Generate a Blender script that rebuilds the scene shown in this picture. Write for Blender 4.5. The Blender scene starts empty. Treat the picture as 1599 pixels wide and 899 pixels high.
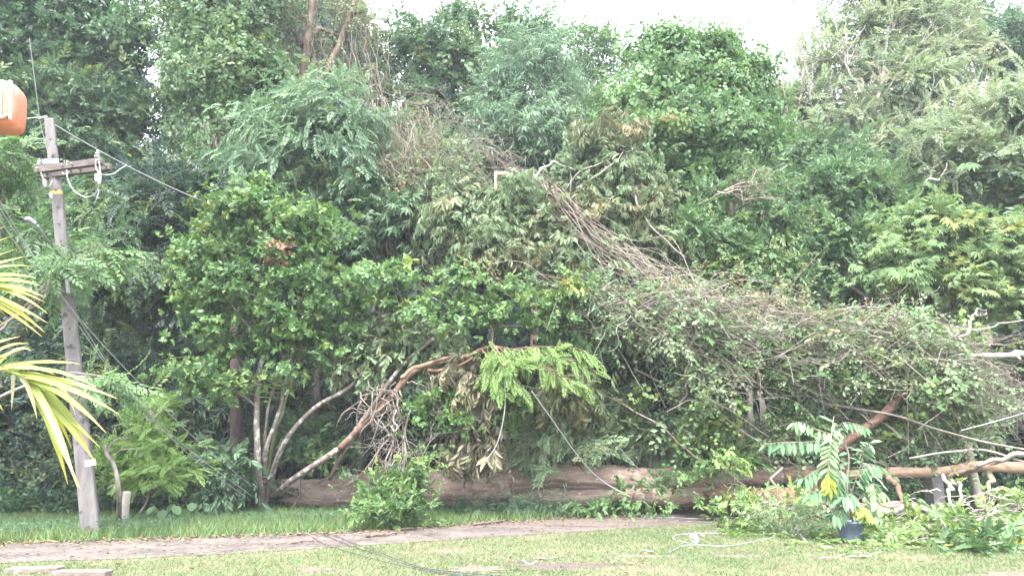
import bpy, math, random
import numpy as np
from mathutils import Vector

random.seed(7)
rng = np.random.default_rng(11)
sc = bpy.context.scene
col = sc.collection
R = math.radians

# ------------------------------------------------------------------ camera
FPX, CX, CY, PITCH, EYE = 1155.0, 799.5, 449.5, R(12.0), 1.6
cam_d = bpy.data.cameras.new('camera')
cam = bpy.data.objects.new('camera', cam_d)
col.objects.link(cam)
cam.location = (0, 0, EYE)
cam.rotation_euler = (R(90) + PITCH, 0, 0)
cam_d.sensor_width = 36.0
cam_d.lens = 36.0 * FPX / 1599.0
cam_d.clip_start = 0.05
cam_d.clip_end = 2000
sc.camera = cam

# ------------------------------------------------------------------ sky, sun, exposure
SUN_EL, SUN_AZ = 58.0, 190.0          # azimuth: compass from +Y clockwise; behind the camera, to the left
world = bpy.data.worlds.new('World')
sc.world = world
world.use_nodes = True
nt = world.node_tree
nt.nodes.clear()
out = nt.nodes.new('ShaderNodeOutputWorld')
bg = nt.nodes.new('ShaderNodeBackground')
sky = nt.nodes.new('ShaderNodeTexSky')
sky.sky_type = 'NISHITA'
sky.sun_disc = False
sky.sun_elevation = R(SUN_EL)
sky.sun_rotation = R(SUN_AZ)
sky.dust_density = 3.0
tc = nt.nodes.new('ShaderNodeTexCoord')
nz = nt.nodes.new('ShaderNodeTexNoise')
nz.inputs['Scale'].default_value = 2.2
nz.inputs['Detail'].default_value = 6
ramp = nt.nodes.new('ShaderNodeValToRGB')
ramp.color_ramp.elements[0].position = 0.30
ramp.color_ramp.elements[0].color = (0.35, 0.35, 0.35, 1)
ramp.color_ramp.elements[1].position = 0.58
ramp.color_ramp.elements[1].color = (1, 1, 1, 1)
mix = nt.nodes.new('ShaderNodeMix')
mix.data_type = 'RGBA'
mix.inputs['B'].default_value = (7.2, 7.5, 7.9, 1)
nt.links.new(tc.outputs['Generated'], nz.inputs['Vector'])
nt.links.new(nz.outputs['Fac'], ramp.inputs['Fac'])
nt.links.new(ramp.outputs['Color'], mix.inputs['Factor'])
nt.links.new(sky.outputs['Color'], mix.inputs['A'])
nt.links.new(mix.outputs['Result'], bg.inputs['Color'])
bg.inputs['Strength'].default_value = 0.15
nt.links.new(bg.outputs['Background'], out.inputs['Surface'])

sun_d = bpy.data.lights.new('sun', 'SUN')
sun = bpy.data.objects.new('sun', sun_d)
col.objects.link(sun)
sun_d.energy = 2.8
sun_d.angle = R(16)
sun_d.color = (1.0, 0.975, 0.935)
_sd = Vector((math.sin(R(SUN_AZ)) * math.cos(R(SUN_EL)), math.cos(R(SUN_AZ)) * math.cos(R(SUN_EL)), math.sin(R(SUN_EL))))
sun.rotation_euler = _sd.to_track_quat('Z', 'Y').to_euler()
sun.location = (-10, -20, 30)

sc.view_settings.view_transform = 'Standard'
sc.view_settings.look = 'None'
sc.view_settings.gamma = 1.0
sc.view_settings.use_curve_mapping = False
sc.view_settings.exposure = 2.78
sc.render.engine = 'CYCLES'
sc.cycles.max_bounces = 6
sc.cycles.diffuse_bounces = 4
sc.cycles.glossy_bounces = 2
sc.cycles.transmission_bounces = 4
sc.cycles.volume_bounces = 0
sc.cycles.use_denoising = True
sc.cycles.sample_clamp_indirect = 6

# ------------------------------------------------------------------ helpers
CP, SP = math.cos(PITCH), math.sin(PITCH)


def P(px, py, Y):
    """World point at distance Y along +Y seen at photograph pixel (px, py)."""
    u, v = (px - CX) / FPX, (CY - py) / FPX
    s = Y / (CP - v * SP)
    return np.array((u * s, Y, EYE + s * (SP + v * CP)))


def G(px, py, z=0.0):
    """World point on the ground (height z) seen at photograph pixel (px, py)."""
    u, v = (px - CX) / FPX, (CY - py) / FPX
    s = (z - EYE) / (SP + v * CP)
    return np.array((u * s, s * (CP - v * SP), z))


def tag(o, label=None, cat=None, group=None, kind=None):
    if label: o['label'] = label
    if cat: o['category'] = cat
    if group: o['group'] = group
    if kind: o['kind'] = kind
    return o


def thing(name, label, cat, loc, group=None):
    o = bpy.data.objects.new(name, None)
    o.empty_display_size = 0.2
    col.objects.link(o)
    o.location = [float(x) for x in loc]
    tag(o, label, cat, group)
    return o


class MB:
    """Collects quads and triangles with a tone and a hue value per face; build() links them as one mesh object."""

    def __init__(self):
        self.v, self.q, self.t, self.n = [], [], [], 0
        self.qt, self.qh, self.tt, self.th = [], [], [], []

    def add(self, V, Q=None, T=None, tone=0.5, hue=0.0):
        V = np.asarray(V, dtype=np.float64).reshape(-1, 3)
        if Q is not None and len(Q):
            Q = np.asarray(Q, dtype=np.int64).reshape(-1, 4)
            self.q.append(Q + self.n)
            self.qt.append(np.broadcast_to(tone, (len(Q),)).astype(np.float32))
            self.qh.append(np.broadcast_to(hue, (len(Q),)).astype(np.float32))
        if T is not None and len(T):
            T = np.asarray(T, dtype=np.int64).reshape(-1, 3)
            self.t.append(T + self.n)
            self.tt.append(np.broadcast_to(tone, (len(T),)).astype(np.float32))
            self.th.append(np.broadcast_to(hue, (len(T),)).astype(np.float32))
        self.v.append(V)
        self.n += len(V)
        return self

    def build(self, name, mat, parent=None, smooth=True):
        V = np.concatenate(self.v)
        Q = np.concatenate(self.q) if self.q else np.zeros((0, 4), np.int64)
        T = np.concatenate(self.t) if self.t else np.zeros((0, 3), np.int64)
        if parent is not None:
            V = V - np.array(parent['_o'] if '_o' in parent else world_loc(parent))
        me = bpy.data.meshes.new(name)
        me.vertices.add(len(V))
        me.vertices.foreach_set('co', V.astype(np.float32).ravel())
        nl = 4 * len(Q) + 3 * len(T)
        me.loops.add(nl)
        me.loops.foreach_set('vertex_index', np.concatenate([Q.ravel(), T.ravel()]).astype(np.int32))
        me.polygons.add(len(Q) + len(T))
        ls = np.concatenate([np.arange(len(Q)) * 4, 4 * len(Q) + np.arange(len(T)) * 3])
        me.polygons.foreach_set('loop_start', ls.astype(np.int32))
        me.polygons.foreach_set('use_smooth', np.full(len(Q) + len(T), smooth))
        for nm, a, b in (('tone', self.qt, self.tt), ('hue', self.qh, self.th)):
            at = me.attributes.new(nm, 'FLOAT', 'FACE')
            at.data.foreach_set('value', np.concatenate(a + b).astype(np.float32))
        me.update(calc_edges=True)
        me.materials.append(mat)
        o = bpy.data.objects.new(name, me)
        col.objects.link(o)
        if parent is not None:
            o.parent = parent
        return o


def world_loc(o):
    v = np.zeros(3)
    while o is not None:
        v = v + np.array(o.location)
        o = o.parent
    return v


def nrm(a):
    a = np.asarray(a, float)
    return a / np.maximum(np.linalg.norm(a, axis=-1, keepdims=True), 1e-9)


def smooth_path(pts, n=24, wob=0.0, r=None):
    """Catmull-Rom through pts, with optional wobble."""
    r = r or rng
    p = np.asarray(pts, float)
    p = np.vstack([2 * p[0] - p[1], p, 2 * p[-1] - p[-2]])
    segs = len(p) - 3
    t = np.linspace(0, segs - 1e-6, n)
    i = t.astype(int)
    f = (t - i)[:, None]
    a, b, c, d = p[i], p[i + 1], p[i + 2], p[i + 3]
    q = 0.5 * (2 * b + (c - a) * f + (2 * a - 5 * b + 4 * c - d) * f ** 2 + (3 * b - a - 3 * c + d) * f ** 3)
    if wob:
        w = np.zeros_like(q)
        for k in (1, 2, 4):
            ph = r.uniform(0, 6.28, 3)
            w += np.sin(np.linspace(0, 6.28 * k * r.uniform(.7, 1.3), n)[:, None] + ph) * r.normal(0, 1, 3) / k
        env = np.minimum(np.linspace(0, 1, n), np.linspace(1, 0, n) + 0.5)[:, None]
        q = q + w * wob * np.clip(env * 4, 0, 1)
    return q


def tube(mb, pts, rad, sides=6, tone=0.5, hue=0.0, rough=0.0, cap=True, r=None):
    r = r or rng
    p = np.asarray(pts, float)
    n = len(p)
    rad = np.broadcast_to(rad, (n,)) if np.ndim(rad) == 0 or len(np.atleast_1d(rad)) == n else np.interp(np.linspace(0, 1, n), np.linspace(0, 1, len(rad)), rad)
    tg = nrm(np.gradient(p, axis=0))
    ref = np.array((0.13, 0.31, 0.94)) if abs(tg[0][2]) < 0.85 else np.array((0.94, 0.31, 0.13))
    u = nrm(np.cross(tg, ref))
    w = np.cross(tg, u)
    a = np.linspace(0, 2 * math.pi, sides, endpoint=False)
    rr = rad[:, None] * np.ones((1, sides))
    if rough:
        s = np.arange(n)[:, None] * 0.35
        for k in range(1, 5):
            rr = rr * (1 + rough * np.sin(k * a[None] + r.uniform(0, 6) + s * r.normal(0, .8)) / k * 0.6)
    V = p[:, None, :] + rr[..., None] * (np.cos(a)[None, :, None] * u[:, None] + np.sin(a)[None, :, None] * w[:, None])
    V = V.reshape(-1, 3)
    i = np.arange(n - 1)[:, None] * sides
    j = np.arange(sides)[None]
    j2 = (j + 1) % sides
    Q = np.stack([i + j, i + j2, i + sides + j2, i + sides + j], -1).reshape(-1, 4)
    T = None
    if cap:
        V = np.vstack([V, p[0], p[-1]])
        k = np.arange(sides)
        T = np.vstack([np.stack([(k + 1) % sides, k, np.full(sides, n * sides)], -1),
                       np.stack([(n - 1) * sides + k, (n - 1) * sides + (k + 1) % sides, np.full(sides, n * sides + 1)], -1)])
    mb.add(V, Q, T, tone, hue)
    return mb


def box(mb, c, half, X=(1, 0, 0), Z=(0, 0, 1), bev=0.0, taper=1.0):
    X = nrm(X); Z = nrm(np.asarray(Z, float) - np.dot(Z, X) * X); Y = np.cross(Z, X)
    hx, hy, hz = half
    b = bev
    ring = [(-hx + b, -hy), (hx - b, -hy), (hx, -hy + b), (hx, hy - b), (hx - b, hy), (-hx + b, hy), (-hx, hy - b), (-hx, -hy + b)]
    if b == 0:
        ring = [(-hx, -hy), (hx, -hy), (hx, hy), (-hx, hy)]
    lv = [(-hz, 1 - (b / hx if b else 0)), (-hz + b, 1), (hz - b, 1), (hz, 1 - (b / hx if b else 0))] if b else [(-hz, 1), (hz, 1)]
    V, n = [], len(ring)
    for k, (z, s) in enumerate(lv):
        tp = 1 + (taper - 1) * (z + hz) / (2 * hz)
        for x, y in ring:
            V.append(np.asarray(c, float) + X * x * s * tp + Y * y * s * tp + Z * z)
    Q = []
    for k in range(len(lv) - 1):
        for i in range(n):
            Q.append((k * n + i, k * n + (i + 1) % n, (k + 1) * n + (i + 1) % n, (k + 1) * n + i))
    T = []
    for base, flip in ((0, True), ((len(lv) - 1) * n, False)):
        for i in range(1, n - 1):
            T.append((base, base + i + 1, base + i) if flip else (base, base + i, base + i + 1))
    return mb.add(np.array(V), Q, T)


def lathe(mb, c, prof, n=20, axis=(0, 0, 1)):
    Z = nrm(axis)
    X = nrm(np.cross(Z, (0.3, 0.9, 0.2))); Y = np.cross(Z, X)
    a = np.linspace(0, 2 * math.pi, n, endpoint=False)
    V = np.array([np.asarray(c, float) + r * (math.cos(t) * X + math.sin(t) * Y) + z * Z for r, z in prof for t in a])
    i = np.arange(len(prof) - 1)[:, None] * n
    j = np.arange(n)[None]
    Q = np.stack([i + j, i + (j + 1) % n, i + n + (j + 1) % n, i + n + j], -1).reshape(-1, 4)
    return mb.add(V, Q)


# ------------------------------------------------------------------ materials
MATS = {}


def base_mat(name):
    m = bpy.data.materials.new(name)
    m.use_nodes = True
    t = m.node_tree
    return m, t, t.nodes['Principled BSDF'], t.nodes['Material Output']


def leaf_mat(name, dark, light, yellow=(0.15, 0.185, 0.045), rough=0.5, trans=0.35, spec=0.35):
    if name in MATS: return MATS[name]
    m, t, b, o = base_mat(name)
    N, L = t.nodes, t.links
    dark, light = [(c[0] * .97, c[1] * 1.08, c[2] * 1.06) for c in (dark, light)]
    at = N.new('ShaderNodeAttribute'); at.attribute_name = 'tone'
    ah = N.new('ShaderNodeAttribute'); ah.attribute_name = 'hue'
    m1 = N.new('ShaderNodeMix'); m1.data_type = 'RGBA'
    m1.inputs['A'].default_value = (*dark, 1); m1.inputs['B'].default_value = (*light, 1)
    L.new(at.outputs['Fac'], m1.inputs['Factor'])
    m2 = N.new('ShaderNodeMix'); m2.data_type = 'RGBA'
    m2.inputs['B'].default_value = (*yellow, 1)
    L.new(m1.outputs['Result'], m2.inputs['A']); L.new(ah.outputs['Fac'], m2.inputs['Factor'])
    L.new(m2.outputs['Result'], b.inputs['Base Color'])
    b.inputs['Roughness'].default_value = rough
    b.inputs['Specular IOR Level'].default_value = spec
    tr = N.new('ShaderNodeBsdfTranslucent')
    hs = N.new('ShaderNodeHueSaturation')
    hs.inputs['Hue'].default_value = 0.485; hs.inputs['Saturation'].default_value = 1.15; hs.inputs['Value'].default_value = 1.3
    L.new(m2.outputs['Result'], hs.inputs['Color']); L.new(hs.outputs['Color'], tr.inputs['Color'])
    mx = N.new('ShaderNodeMixShader'); mx.inputs['Fac'].default_value = trans
    L.new(b.outputs['BSDF'], mx.inputs[1]); L.new(tr.outputs['BSDF'], mx.inputs[2])
    L.new(mx.outputs['Shader'], o.inputs['Surface'])
    MATS[name] = m
    return m


def noise_mat(name, c1, c2, scale=8.0, rough=0.85, bump=0.4, stretch=(1, 1, 1), spots=None, spot_scale=6.0, spot_amt=0.62, dist=0.02, spec=0.25):
    if name in MATS: return MATS[name]
    m, t, b, o = base_mat(name)
    N, L = t.nodes, t.links
    tcn = N.new('ShaderNodeTexCoord'); mp = N.new('ShaderNodeMapping'); mp.inputs['Scale'].default_value = stretch
    L.new(tcn.outputs['Object'], mp.inputs['Vector'])
    n1 = N.new('ShaderNodeTexNoise'); n1.inputs['Scale'].default_value = scale; n1.inputs['Detail'].default_value = 7; n1.inputs['Roughness'].default_value = 0.65
    L.new(mp.outputs['Vector'], n1.inputs['Vector'])
    cr = N.new('ShaderNodeValToRGB')
    cr.color_ramp.elements[0].position = 0.32; cr.color_ramp.elements[0].color = (*c1, 1)
    cr.color_ramp.elements[1].position = 0.68; cr.color_ramp.elements[1].color = (*c2, 1)
    L.new(n1.outputs['Fac'], cr.inputs['Fac'])
    colr = cr.outputs['Color']
    if spots:
        n2 = N.new('ShaderNodeTexNoise'); n2.inputs['Scale'].default_value = spot_scale; n2.inputs['Detail'].default_value = 5
        L.new(tcn.outputs['Object'], n2.inputs['Vector'])
        r2 = N.new('ShaderNodeValToRGB')
        r2.color_ramp.elements[0].position = spot_amt; r2.color_ramp.elements[0].color = (0, 0, 0, 1)
        r2.color_ramp.elements[1].position = spot_amt + 0.06; r2.color_ramp.elements[1].color = (1, 1, 1, 1)
        L.new(n2.outputs['Fac'], r2.inputs['Fac'])
        mm = N.new('ShaderNodeMix'); mm.data_type = 'RGBA'; mm.inputs['B'].default_value = (*spots, 1)
        L.new(r2.outputs['Color'], mm.inputs['Factor']); L.new(colr, mm.inputs['A'])
        colr = mm.outputs['Result']
    L.new(colr, b.inputs['Base Color'])
    b.inputs['Roughness'].default_value = rough
    b.inputs['Specular IOR Level'].default_value = spec
    if bump:
        bp = N.new('ShaderNodeBump'); bp.inputs['Strength'].default_value = bump; bp.inputs['Distance'].default_value = dist
        L.new(n1.outputs['Fac'], bp.inputs['Height']); L.new(bp.outputs['Normal'], b.inputs['Normal'])
    MATS[name] = m
    return m


# foliage palettes ----------------------------------------------------
LM = {
    'mid':    leaf_mat('leaf_mid', (0.030, 0.060, 0.030), (0.085, 0.140, 0.060)),
    'teal':   leaf_mat('leaf_teal', (0.038, 0.072, 0.044), (0.115, 0.172, 0.102)),
    'dark':   leaf_mat('leaf_dark', (0.022, 0.048, 0.027), (0.070, 0.118, 0.060)),
    'deep':   leaf_mat('leaf_painted_shade', (0.010, 0.023, 0.019), (0.028, 0.052, 0.038)),  # near-black green: shade under the canopy is put into this colour
    'bright': leaf_mat('leaf_bright', (0.038, 0.080, 0.030), (0.115, 0.190, 0.075)),
    'fern':   leaf_mat('leaf_fern', (0.090, 0.148, 0.042), (0.175, 0.255, 0.080), trans=0.4),
    'gloss':  leaf_mat('leaf_gloss', (0.030, 0.066, 0.024), (0.100, 0.172, 0.058), (0.17, 0.19, 0.04), rough=0.42, spec=0.3, trans=0.3),
    'lime':   leaf_mat('leaf_lime', (0.065, 0.110, 0.034), (0.170, 0.240, 0.085), (0.25, 0.24, 0.06), trans=0.4),
    'pale':   leaf_mat('leaf_pale', (0.075, 0.105, 0.060), (0.180, 0.215, 0.120), (0.22, 0.20, 0.11), trans=0.45),
    'yel':    leaf_mat('leaf_yellowish', (0.055, 0.100, 0.042), (0.135, 0.195, 0.085), (0.27, 0.24, 0.05), trans=0.4),
    'grey':   leaf_mat('leaf_grey', (0.066, 0.098, 0.050), (0.175, 0.226, 0.122), (0.17, 0.14, 0.08)),
    'olive':  leaf_mat('leaf_olive', (0.055, 0.070, 0.035), (0.140, 0.160, 0.080), (0.19, 0.14, 0.075)),
    'dry':    leaf_mat('leaf_dry', (0.080, 0.066, 0.045), (0.165, 0.138, 0.095), (0.20, 0.20, 0.09), trans=0.25, rough=0.7),
    'rust':   leaf_mat('leaf_rust', (0.120, 0.055, 0.040), (0.24, 0.125, 0.09), (0.36, 0.28, 0.09), trans=0.25),
    'palm':   leaf_mat('palm_leaf', (0.13, 0.16, 0.035), (0.27, 0.285, 0.085), (0.34, 0.25, 0.05), rough=0.4, trans=0.4),
    'grass':  leaf_mat('grass_blade', (0.062, 0.094, 0.038), (0.140, 0.170, 0.080), (0.215, 0.18, 0.11), trans=0.3, rough=0.6),
    'verge':  leaf_mat('verge_blade', (0.038, 0.078, 0.026), (0.108, 0.170, 0.062), (0.20, 0.18, 0.07), trans=0.3, rough=0.6),
    'litter': leaf_mat('litter_leaf', (0.055, 0.034, 0.022), (0.165, 0.112, 0.072), (0.16, 0.18, 0.06), trans=0.1, rough=0.8),
}
BK = {
    'grey':  noise_mat('bark_grey', (0.10, 0.085, 0.075), (0.24, 0.21, 0.18), 9, bump=.6, stretch=(1, 1, .35)),
    'brown': noise_mat('bark_brown', (0.060, 0.042, 0.034), (0.150, 0.105, 0.082), 8, bump=.7, stretch=(1, 1, .35)),
    'dark':  noise_mat('bark_dark', (0.035, 0.028, 0.024), (0.085, 0.068, 0.056), 8, bump=.6, stretch=(1, 1, .35)),
    'pale':  noise_mat('bark_pale', (0.17, 0.15, 0.13), (0.31, 0.285, 0.255), 10, bump=.4, stretch=(1, 1, .4)),
    'lichen': noise_mat('bark_lichen', (0.090, 0.072, 0.064), (0.185, 0.155, 0.138), 10, bump=.5, stretch=(1, 1, .3), spots=(0.30, 0.285, 0.26), spot_scale=7, spot_amt=.55),
    'red':   noise_mat('bark_red', (0.095, 0.054, 0.040), (0.185, 0.110, 0.080), 10, bump=.5, stretch=(.5, 1, 1), spots=(0.25, 0.185, 0.14), spot_scale=5, spot_amt=.60),
    'log':   noise_mat('bark_log', (0.150, 0.106, 0.086), (0.325, 0.245, 0.200), 7, bump=1.0, stretch=(.16, 1, 1), spots=(0.36, 0.31, 0.27), spot_scale=9, spot_amt=.60, dist=.10),
    'bare':  noise_mat('stripped_wood', (0.15, 0.098, 0.068), (0.25, 0.175, 0.125), 6, bump=.3, stretch=(.25, 1, 1), spots=(0.34, 0.255, 0.18), spot_scale=8, spot_amt=.62),
    'vine':  noise_mat('vine_bark', (0.100, 0.077, 0.065), (0.235, 0.188, 0.160), 14, bump=.4),
    'twig':  noise_mat('twig_bark', (0.090, 0.074, 0.064), (0.205, 0.175, 0.152), 14, bump=.2),
    'white': noise_mat('bleached_wood', (0.19, 0.17, 0.15), (0.36, 0.33, 0.29), 12, bump=.3),
    'split': noise_mat('split_wood', (0.26, 0.16, 0.10), (0.38, 0.26, 0.17), 14, bump=.3),
}

# ------------------------------------------------------------------ leaves and sprays
def leaf6(base, d, up, L, W, fold=0.18, curl=0.15):
    d = nrm(d); s = nrm(np.cross(up, d)); u = np.cross(d, s)
    f = lambda t, w: base + d * L * t + s * w + u * (abs(w) * fold - curl * L * t * t)
    return np.array([base, f(.32, W * .46), f(.68, W * .44), f(1, 0), f(.68, -W * .44), f(.32, -W * .46)]), np.array([(0, 3, 2, 1), (0, 5, 4, 3)])


def leaf4(base, d, up, L, W, fold=0.2, curl=0.15):
    d = nrm(d); s = nrm(np.cross(up, d)); u = np.cross(d, s)
    m = base + d * L * .52 - u * curl * L * .25
    return np.array([base, m + s * W * .5 + u * W * .5 * fold, base + d * L - u * curl * L, m - s * W * .5 + u * W * .5 * fold]), np.array([(0, 3, 2, 1)])


def spray(kind, r):
    V, F, n = [], [], 0
    X, Z = np.array((1., 0, 0)), np.array((0, 0, 1.))

    def put(lf):
        nonlocal n
        V.append(lf[0]); F.append(lf[1] + n); n += len(lf[0])
    if kind in ('broad', 'broad6'):
        fn = leaf4 if kind == 'broad' else leaf6
        for k in range(9):
            t = k / 8
            a = (1 if k % 2 else -1) * r.uniform(.5, 1.1) * (1 - .75 * t)
            d = np.array((math.cos(a), math.sin(a), r.normal(-.12, .25)))
            put(fn(np.array((t * .34, 0, -.05 * t * t)), d, nrm(Z + r.normal(0, .3, 3)), r.uniform(.13, .20), r.uniform(.06, .085)))
    elif kind == 'whorl':
        for k in range(9):
            a = k * 2.4 + r.uniform(-.3, .3)
            e = r.uniform(.2, .9)
            d = np.array((e, math.cos(a) * .85, math.sin(a) * .85))
            put(leaf6(np.array((r.uniform(0, .12), 0, 0)), d, nrm(X * .8 + Z * .6 + r.normal(0, .2, 3)), r.uniform(.14, .21), r.uniform(.065, .09), .12, .12))
    elif kind in ('pinnate', 'fine', 'feather'):
        pairs, L, W, ln = {'pinnate': (8, .17, .058, .62), 'fine': (9, .13, .042, .5), 'feather': (11, .17, .042, .75)}[kind]
        dr = r.uniform(.1, .35)
        for k in range(pairs):
            t = (k + .6) / pairs
            c = np.array((t * ln, 0, -dr * ln * t * t + r.normal(0, .006)))
            sz = (1 - .45 * abs(t - .45) * 1.4)
            for s in (-1, 1):
                a = r.uniform(.9, 1.2) * (1 - .4 * t)
                d = np.array((math.cos(a), s * math.sin(a), r.normal(-.22, .12)))
                put(leaf4(c, d, nrm(Z + r.normal(0, .15, 3)), L * sz, W))
        put(leaf4(np.array((ln, 0, -dr * ln)), X - .5 * Z, Z, L * .8, W))
    elif kind == 'lance':
        for k in range(12):
            t = k / 11
            a = (1 if k % 2 else -1) * r.uniform(.3, .9)
            d = np.array((math.cos(a), math.sin(a), r.normal(-.55, .3)))
            put(leaf4(np.array((t * .42, 0, -.08 * t * t)), d, nrm(Z + r.normal(0, .4, 3)), r.uniform(.16, .26), r.uniform(.024, .036), .2, .3))
    elif kind == 'heart':
        for k in range(8):
            c = np.array((r.uniform(0, .05), r.uniform(-.22, .22), r.uniform(-.22, .22)))
            d = np.array((.35, r.normal(0, .35), -1))
            put(leaf6(c, d, nrm(X * 1.0 + Z * .5 + r.normal(0, .25, 3)), r.uniform(.11, .17), r.uniform(.10, .14), .1, .1))
    elif kind == 'oblong':          # hanging, wilting
        for k in range(9):
            t = k / 8
            a = (1 if k % 2 else -1) * r.uniform(.3, .9)
            d = np.array((math.cos(a) * .6, math.sin(a) * .6, r.uniform(-1.0, -.25)))
            put(leaf6(np.array((t * .34, 0, -.1 * t * t)), d, nrm(Z * .4 + X * .8 + r.normal(0, .4, 3)), r.uniform(.18, .27), r.uniform(.06, .085), .3, .25))
    elif kind == 'small':
        for k in range(11):
            t = k / 10
            a = (1 if k % 2 else -1) * r.uniform(.5, 1.2)
            d = np.array((math.cos(a), math.sin(a), r.normal(-.2, .4)))
            put(leaf4(np.array((t * .42, r.normal(0, .02), -.08 * t * t)), d, nrm(Z + r.normal(0, .5, 3)), r.uniform(.07, .12), r.uniform(.045, .07)))
    elif kind == 'palmate':
        for h in range(3):
            c = np.array((.12 * h, r.uniform(-.12, .12), r.uniform(-.05, .05)))
            for k in range(6):
                a = -1.5 + 3.0 * k / 5 + r.uniform(-.1, .1)
                d = np.array((math.cos(a), math.sin(a), -.35))
                put(leaf4(c, d, nrm(Z + r.normal(0, .2, 3)), r.uniform(.15, .22), .055, .15, .2))
    return np.vstack(V), np.vstack(F)


TPL = {k: [spray(k, np.random.default_rng(100 + i)) for i in range(6)] for k in
       ('broad', 'broad6', 'whorl', 'pinnate', 'fine', 'feather', 'lance', 'heart', 'oblong', 'small', 'palmate')}


def put_sprays(mb, kind, pos, d, up, size, tone, hue, r):
    """Places len(pos) sprays: axis d, upper side up, size factor, tone and hue per spray."""
    N = len(pos)
    if N == 0: return
    d = nrm(d)
    z = nrm(up - np.sum(up * d, 1, keepdims=True) * d)
    y = np.cross(z, d)
    size = np.broadcast_to(size, (N,)); tone = np.broadcast_to(tone, (N,)); hue = np.broadcast_to(hue, (N,))
    pick = r.integers(0, 6, N)
    for k in range(6):
        ii = np.nonzero(pick == k)[0]
        if len(ii) == 0: continue
        V, F = TPL[kind][k]
        M = np.stack([d[ii], y[ii], z[ii]], 1) * size[ii][:, None, None]
        W = np.einsum('vk,nkj->nvj', V, M) + pos[ii][:, None, :]
        Q = (F[None] + (np.arange(len(ii)) * len(V))[:, None, None]).reshape(-1, 4)
        per = 2 if kind in ('broad6', 'whorl', 'heart', 'oblong') else 1
        nl = len(F) // per
        tl = np.repeat(np.clip(tone[ii][:, None] + r.normal(0, .13, (len(ii), nl)), 0, 1), per, 1)
        hl = np.repeat(np.clip(hue[ii][:, None] + (r.random((len(ii), nl)) < .03) * r.uniform(.2, .9, (len(ii), nl)), 0, 1), per, 1)
        mb.add(W.reshape(-1, 3), Q, None, tl.ravel(), hl.ravel())


DENS = 1.7


def crown(mb, lobes, kind, dens=26, size=1.0, droop=.25, cs=.8, seed=0, back=.55, tone=(.5, .2), hue=(0, .06), flat=.6, inner=.25, out=1.06, frac=1.0):
    """lobes: list of (centre, radii) in metres. Leaf sprays in clumps over and through each lobe. Returns clump centres."""
    r = np.random.default_rng(seed + 1)
    cl = []
    for c, rad in lobes:
        c, rad = np.asarray(c), np.asarray(rad)
        area = 4 * math.pi * (np.mean(rad ** 1.6)) ** (2 / 1.6)
        K = max(5, int(area / cs ** 2 * frac))
        dirs = nrm(r.normal(0, 1, (K, 3)))
        dirs[:, 2] = np.where((dirs[:, 2] < -.3) & (r.random(K) < .5), -dirs[:, 2], dirs[:, 2])
        rr = r.uniform(.72, out, K)
        inn = r.random(K) < inner
        rr[inn] = r.uniform(.25, .7, inn.sum())
        cen = c + dirs * rad * rr[:, None]
        cen[:, 2] = np.maximum(cen[:, 2], .12)
        per = np.maximum(2, (DENS * dens * cs ** 2 * r.uniform(.55, 1.35, K) * np.where(dirs[:, 1] > .3, back, 1.0)).astype(int))
        idx = np.repeat(np.arange(K), per)
        n = len(idx)
        vs = np.exp(r.normal(0, .38, K)); sz = np.exp(r.normal(0, .16, K))
        pos = cen[idx] + r.normal(0, 1, (n, 3)) * np.array((1, 1, flat)) * cs * .40 * vs[idx][:, None]
        pos[:, 2] = np.maximum(pos[:, 2], .08)
        dd = dirs[idx] + r.normal(0, .65, (n, 3)) - np.array((0, 0, droop))
        up = np.array((0, -.15, .6)) + dirs[idx] * .75 + r.normal(0, .38, (n, 3))
        ct = r.normal(tone[0], tone[1] * 1.25, K); ch = np.abs(r.normal(hue[0], hue[1], K)) + (r.random(K) < .10) * r.uniform(.1, .45, K)
        put_sprays(mb, kind, pos, dd, up, size * sz[idx] * r.uniform(.7, 1.25, n), np.clip(ct[idx] + r.normal(0, .08, n), 0, 1), ch[idx], r)
        cl.append(cen)
    return cl


def LB(lobes, dr=.85):
    """Lobes given as photograph pixels and distance -> centres and radii in metres."""
    o = []
    for px, py, Y, rx, ry in lobes:
        m = Y / FPX * 1.02
        o.append((P(px, py, Y), np.array((rx * m, max(.25, .5 * (rx + ry) * m * dr), ry * m))))
    return o


def limb_obj(parent, pts, r0, r1, mat, cl=None, r=None, twigs=6, name='limb', sides=7, wob=.12):
    r = r or rng
    mb = MB()
    p = smooth_path(pts, 18, wob, r)
    tube(mb, p, np.linspace(r0, r1, 18), sides, rough=.12, r=r)
    if cl is not None and len(cl) and twigs:
        sel = cl[r.permutation(len(cl))[:twigs]]
        for c in sel:
            a = p[r.integers(8, 18)]
            q = smooth_path([a, (a + c) / 2 + r.normal(0, .12, 3) + np.array((0, 0, .1)), c], 8, .04, r)
            tube(mb, q, np.linspace(max(r1 * .9, .014), .007, 8), 5, r=r)
    return mb.build(name, mat, parent)


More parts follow.
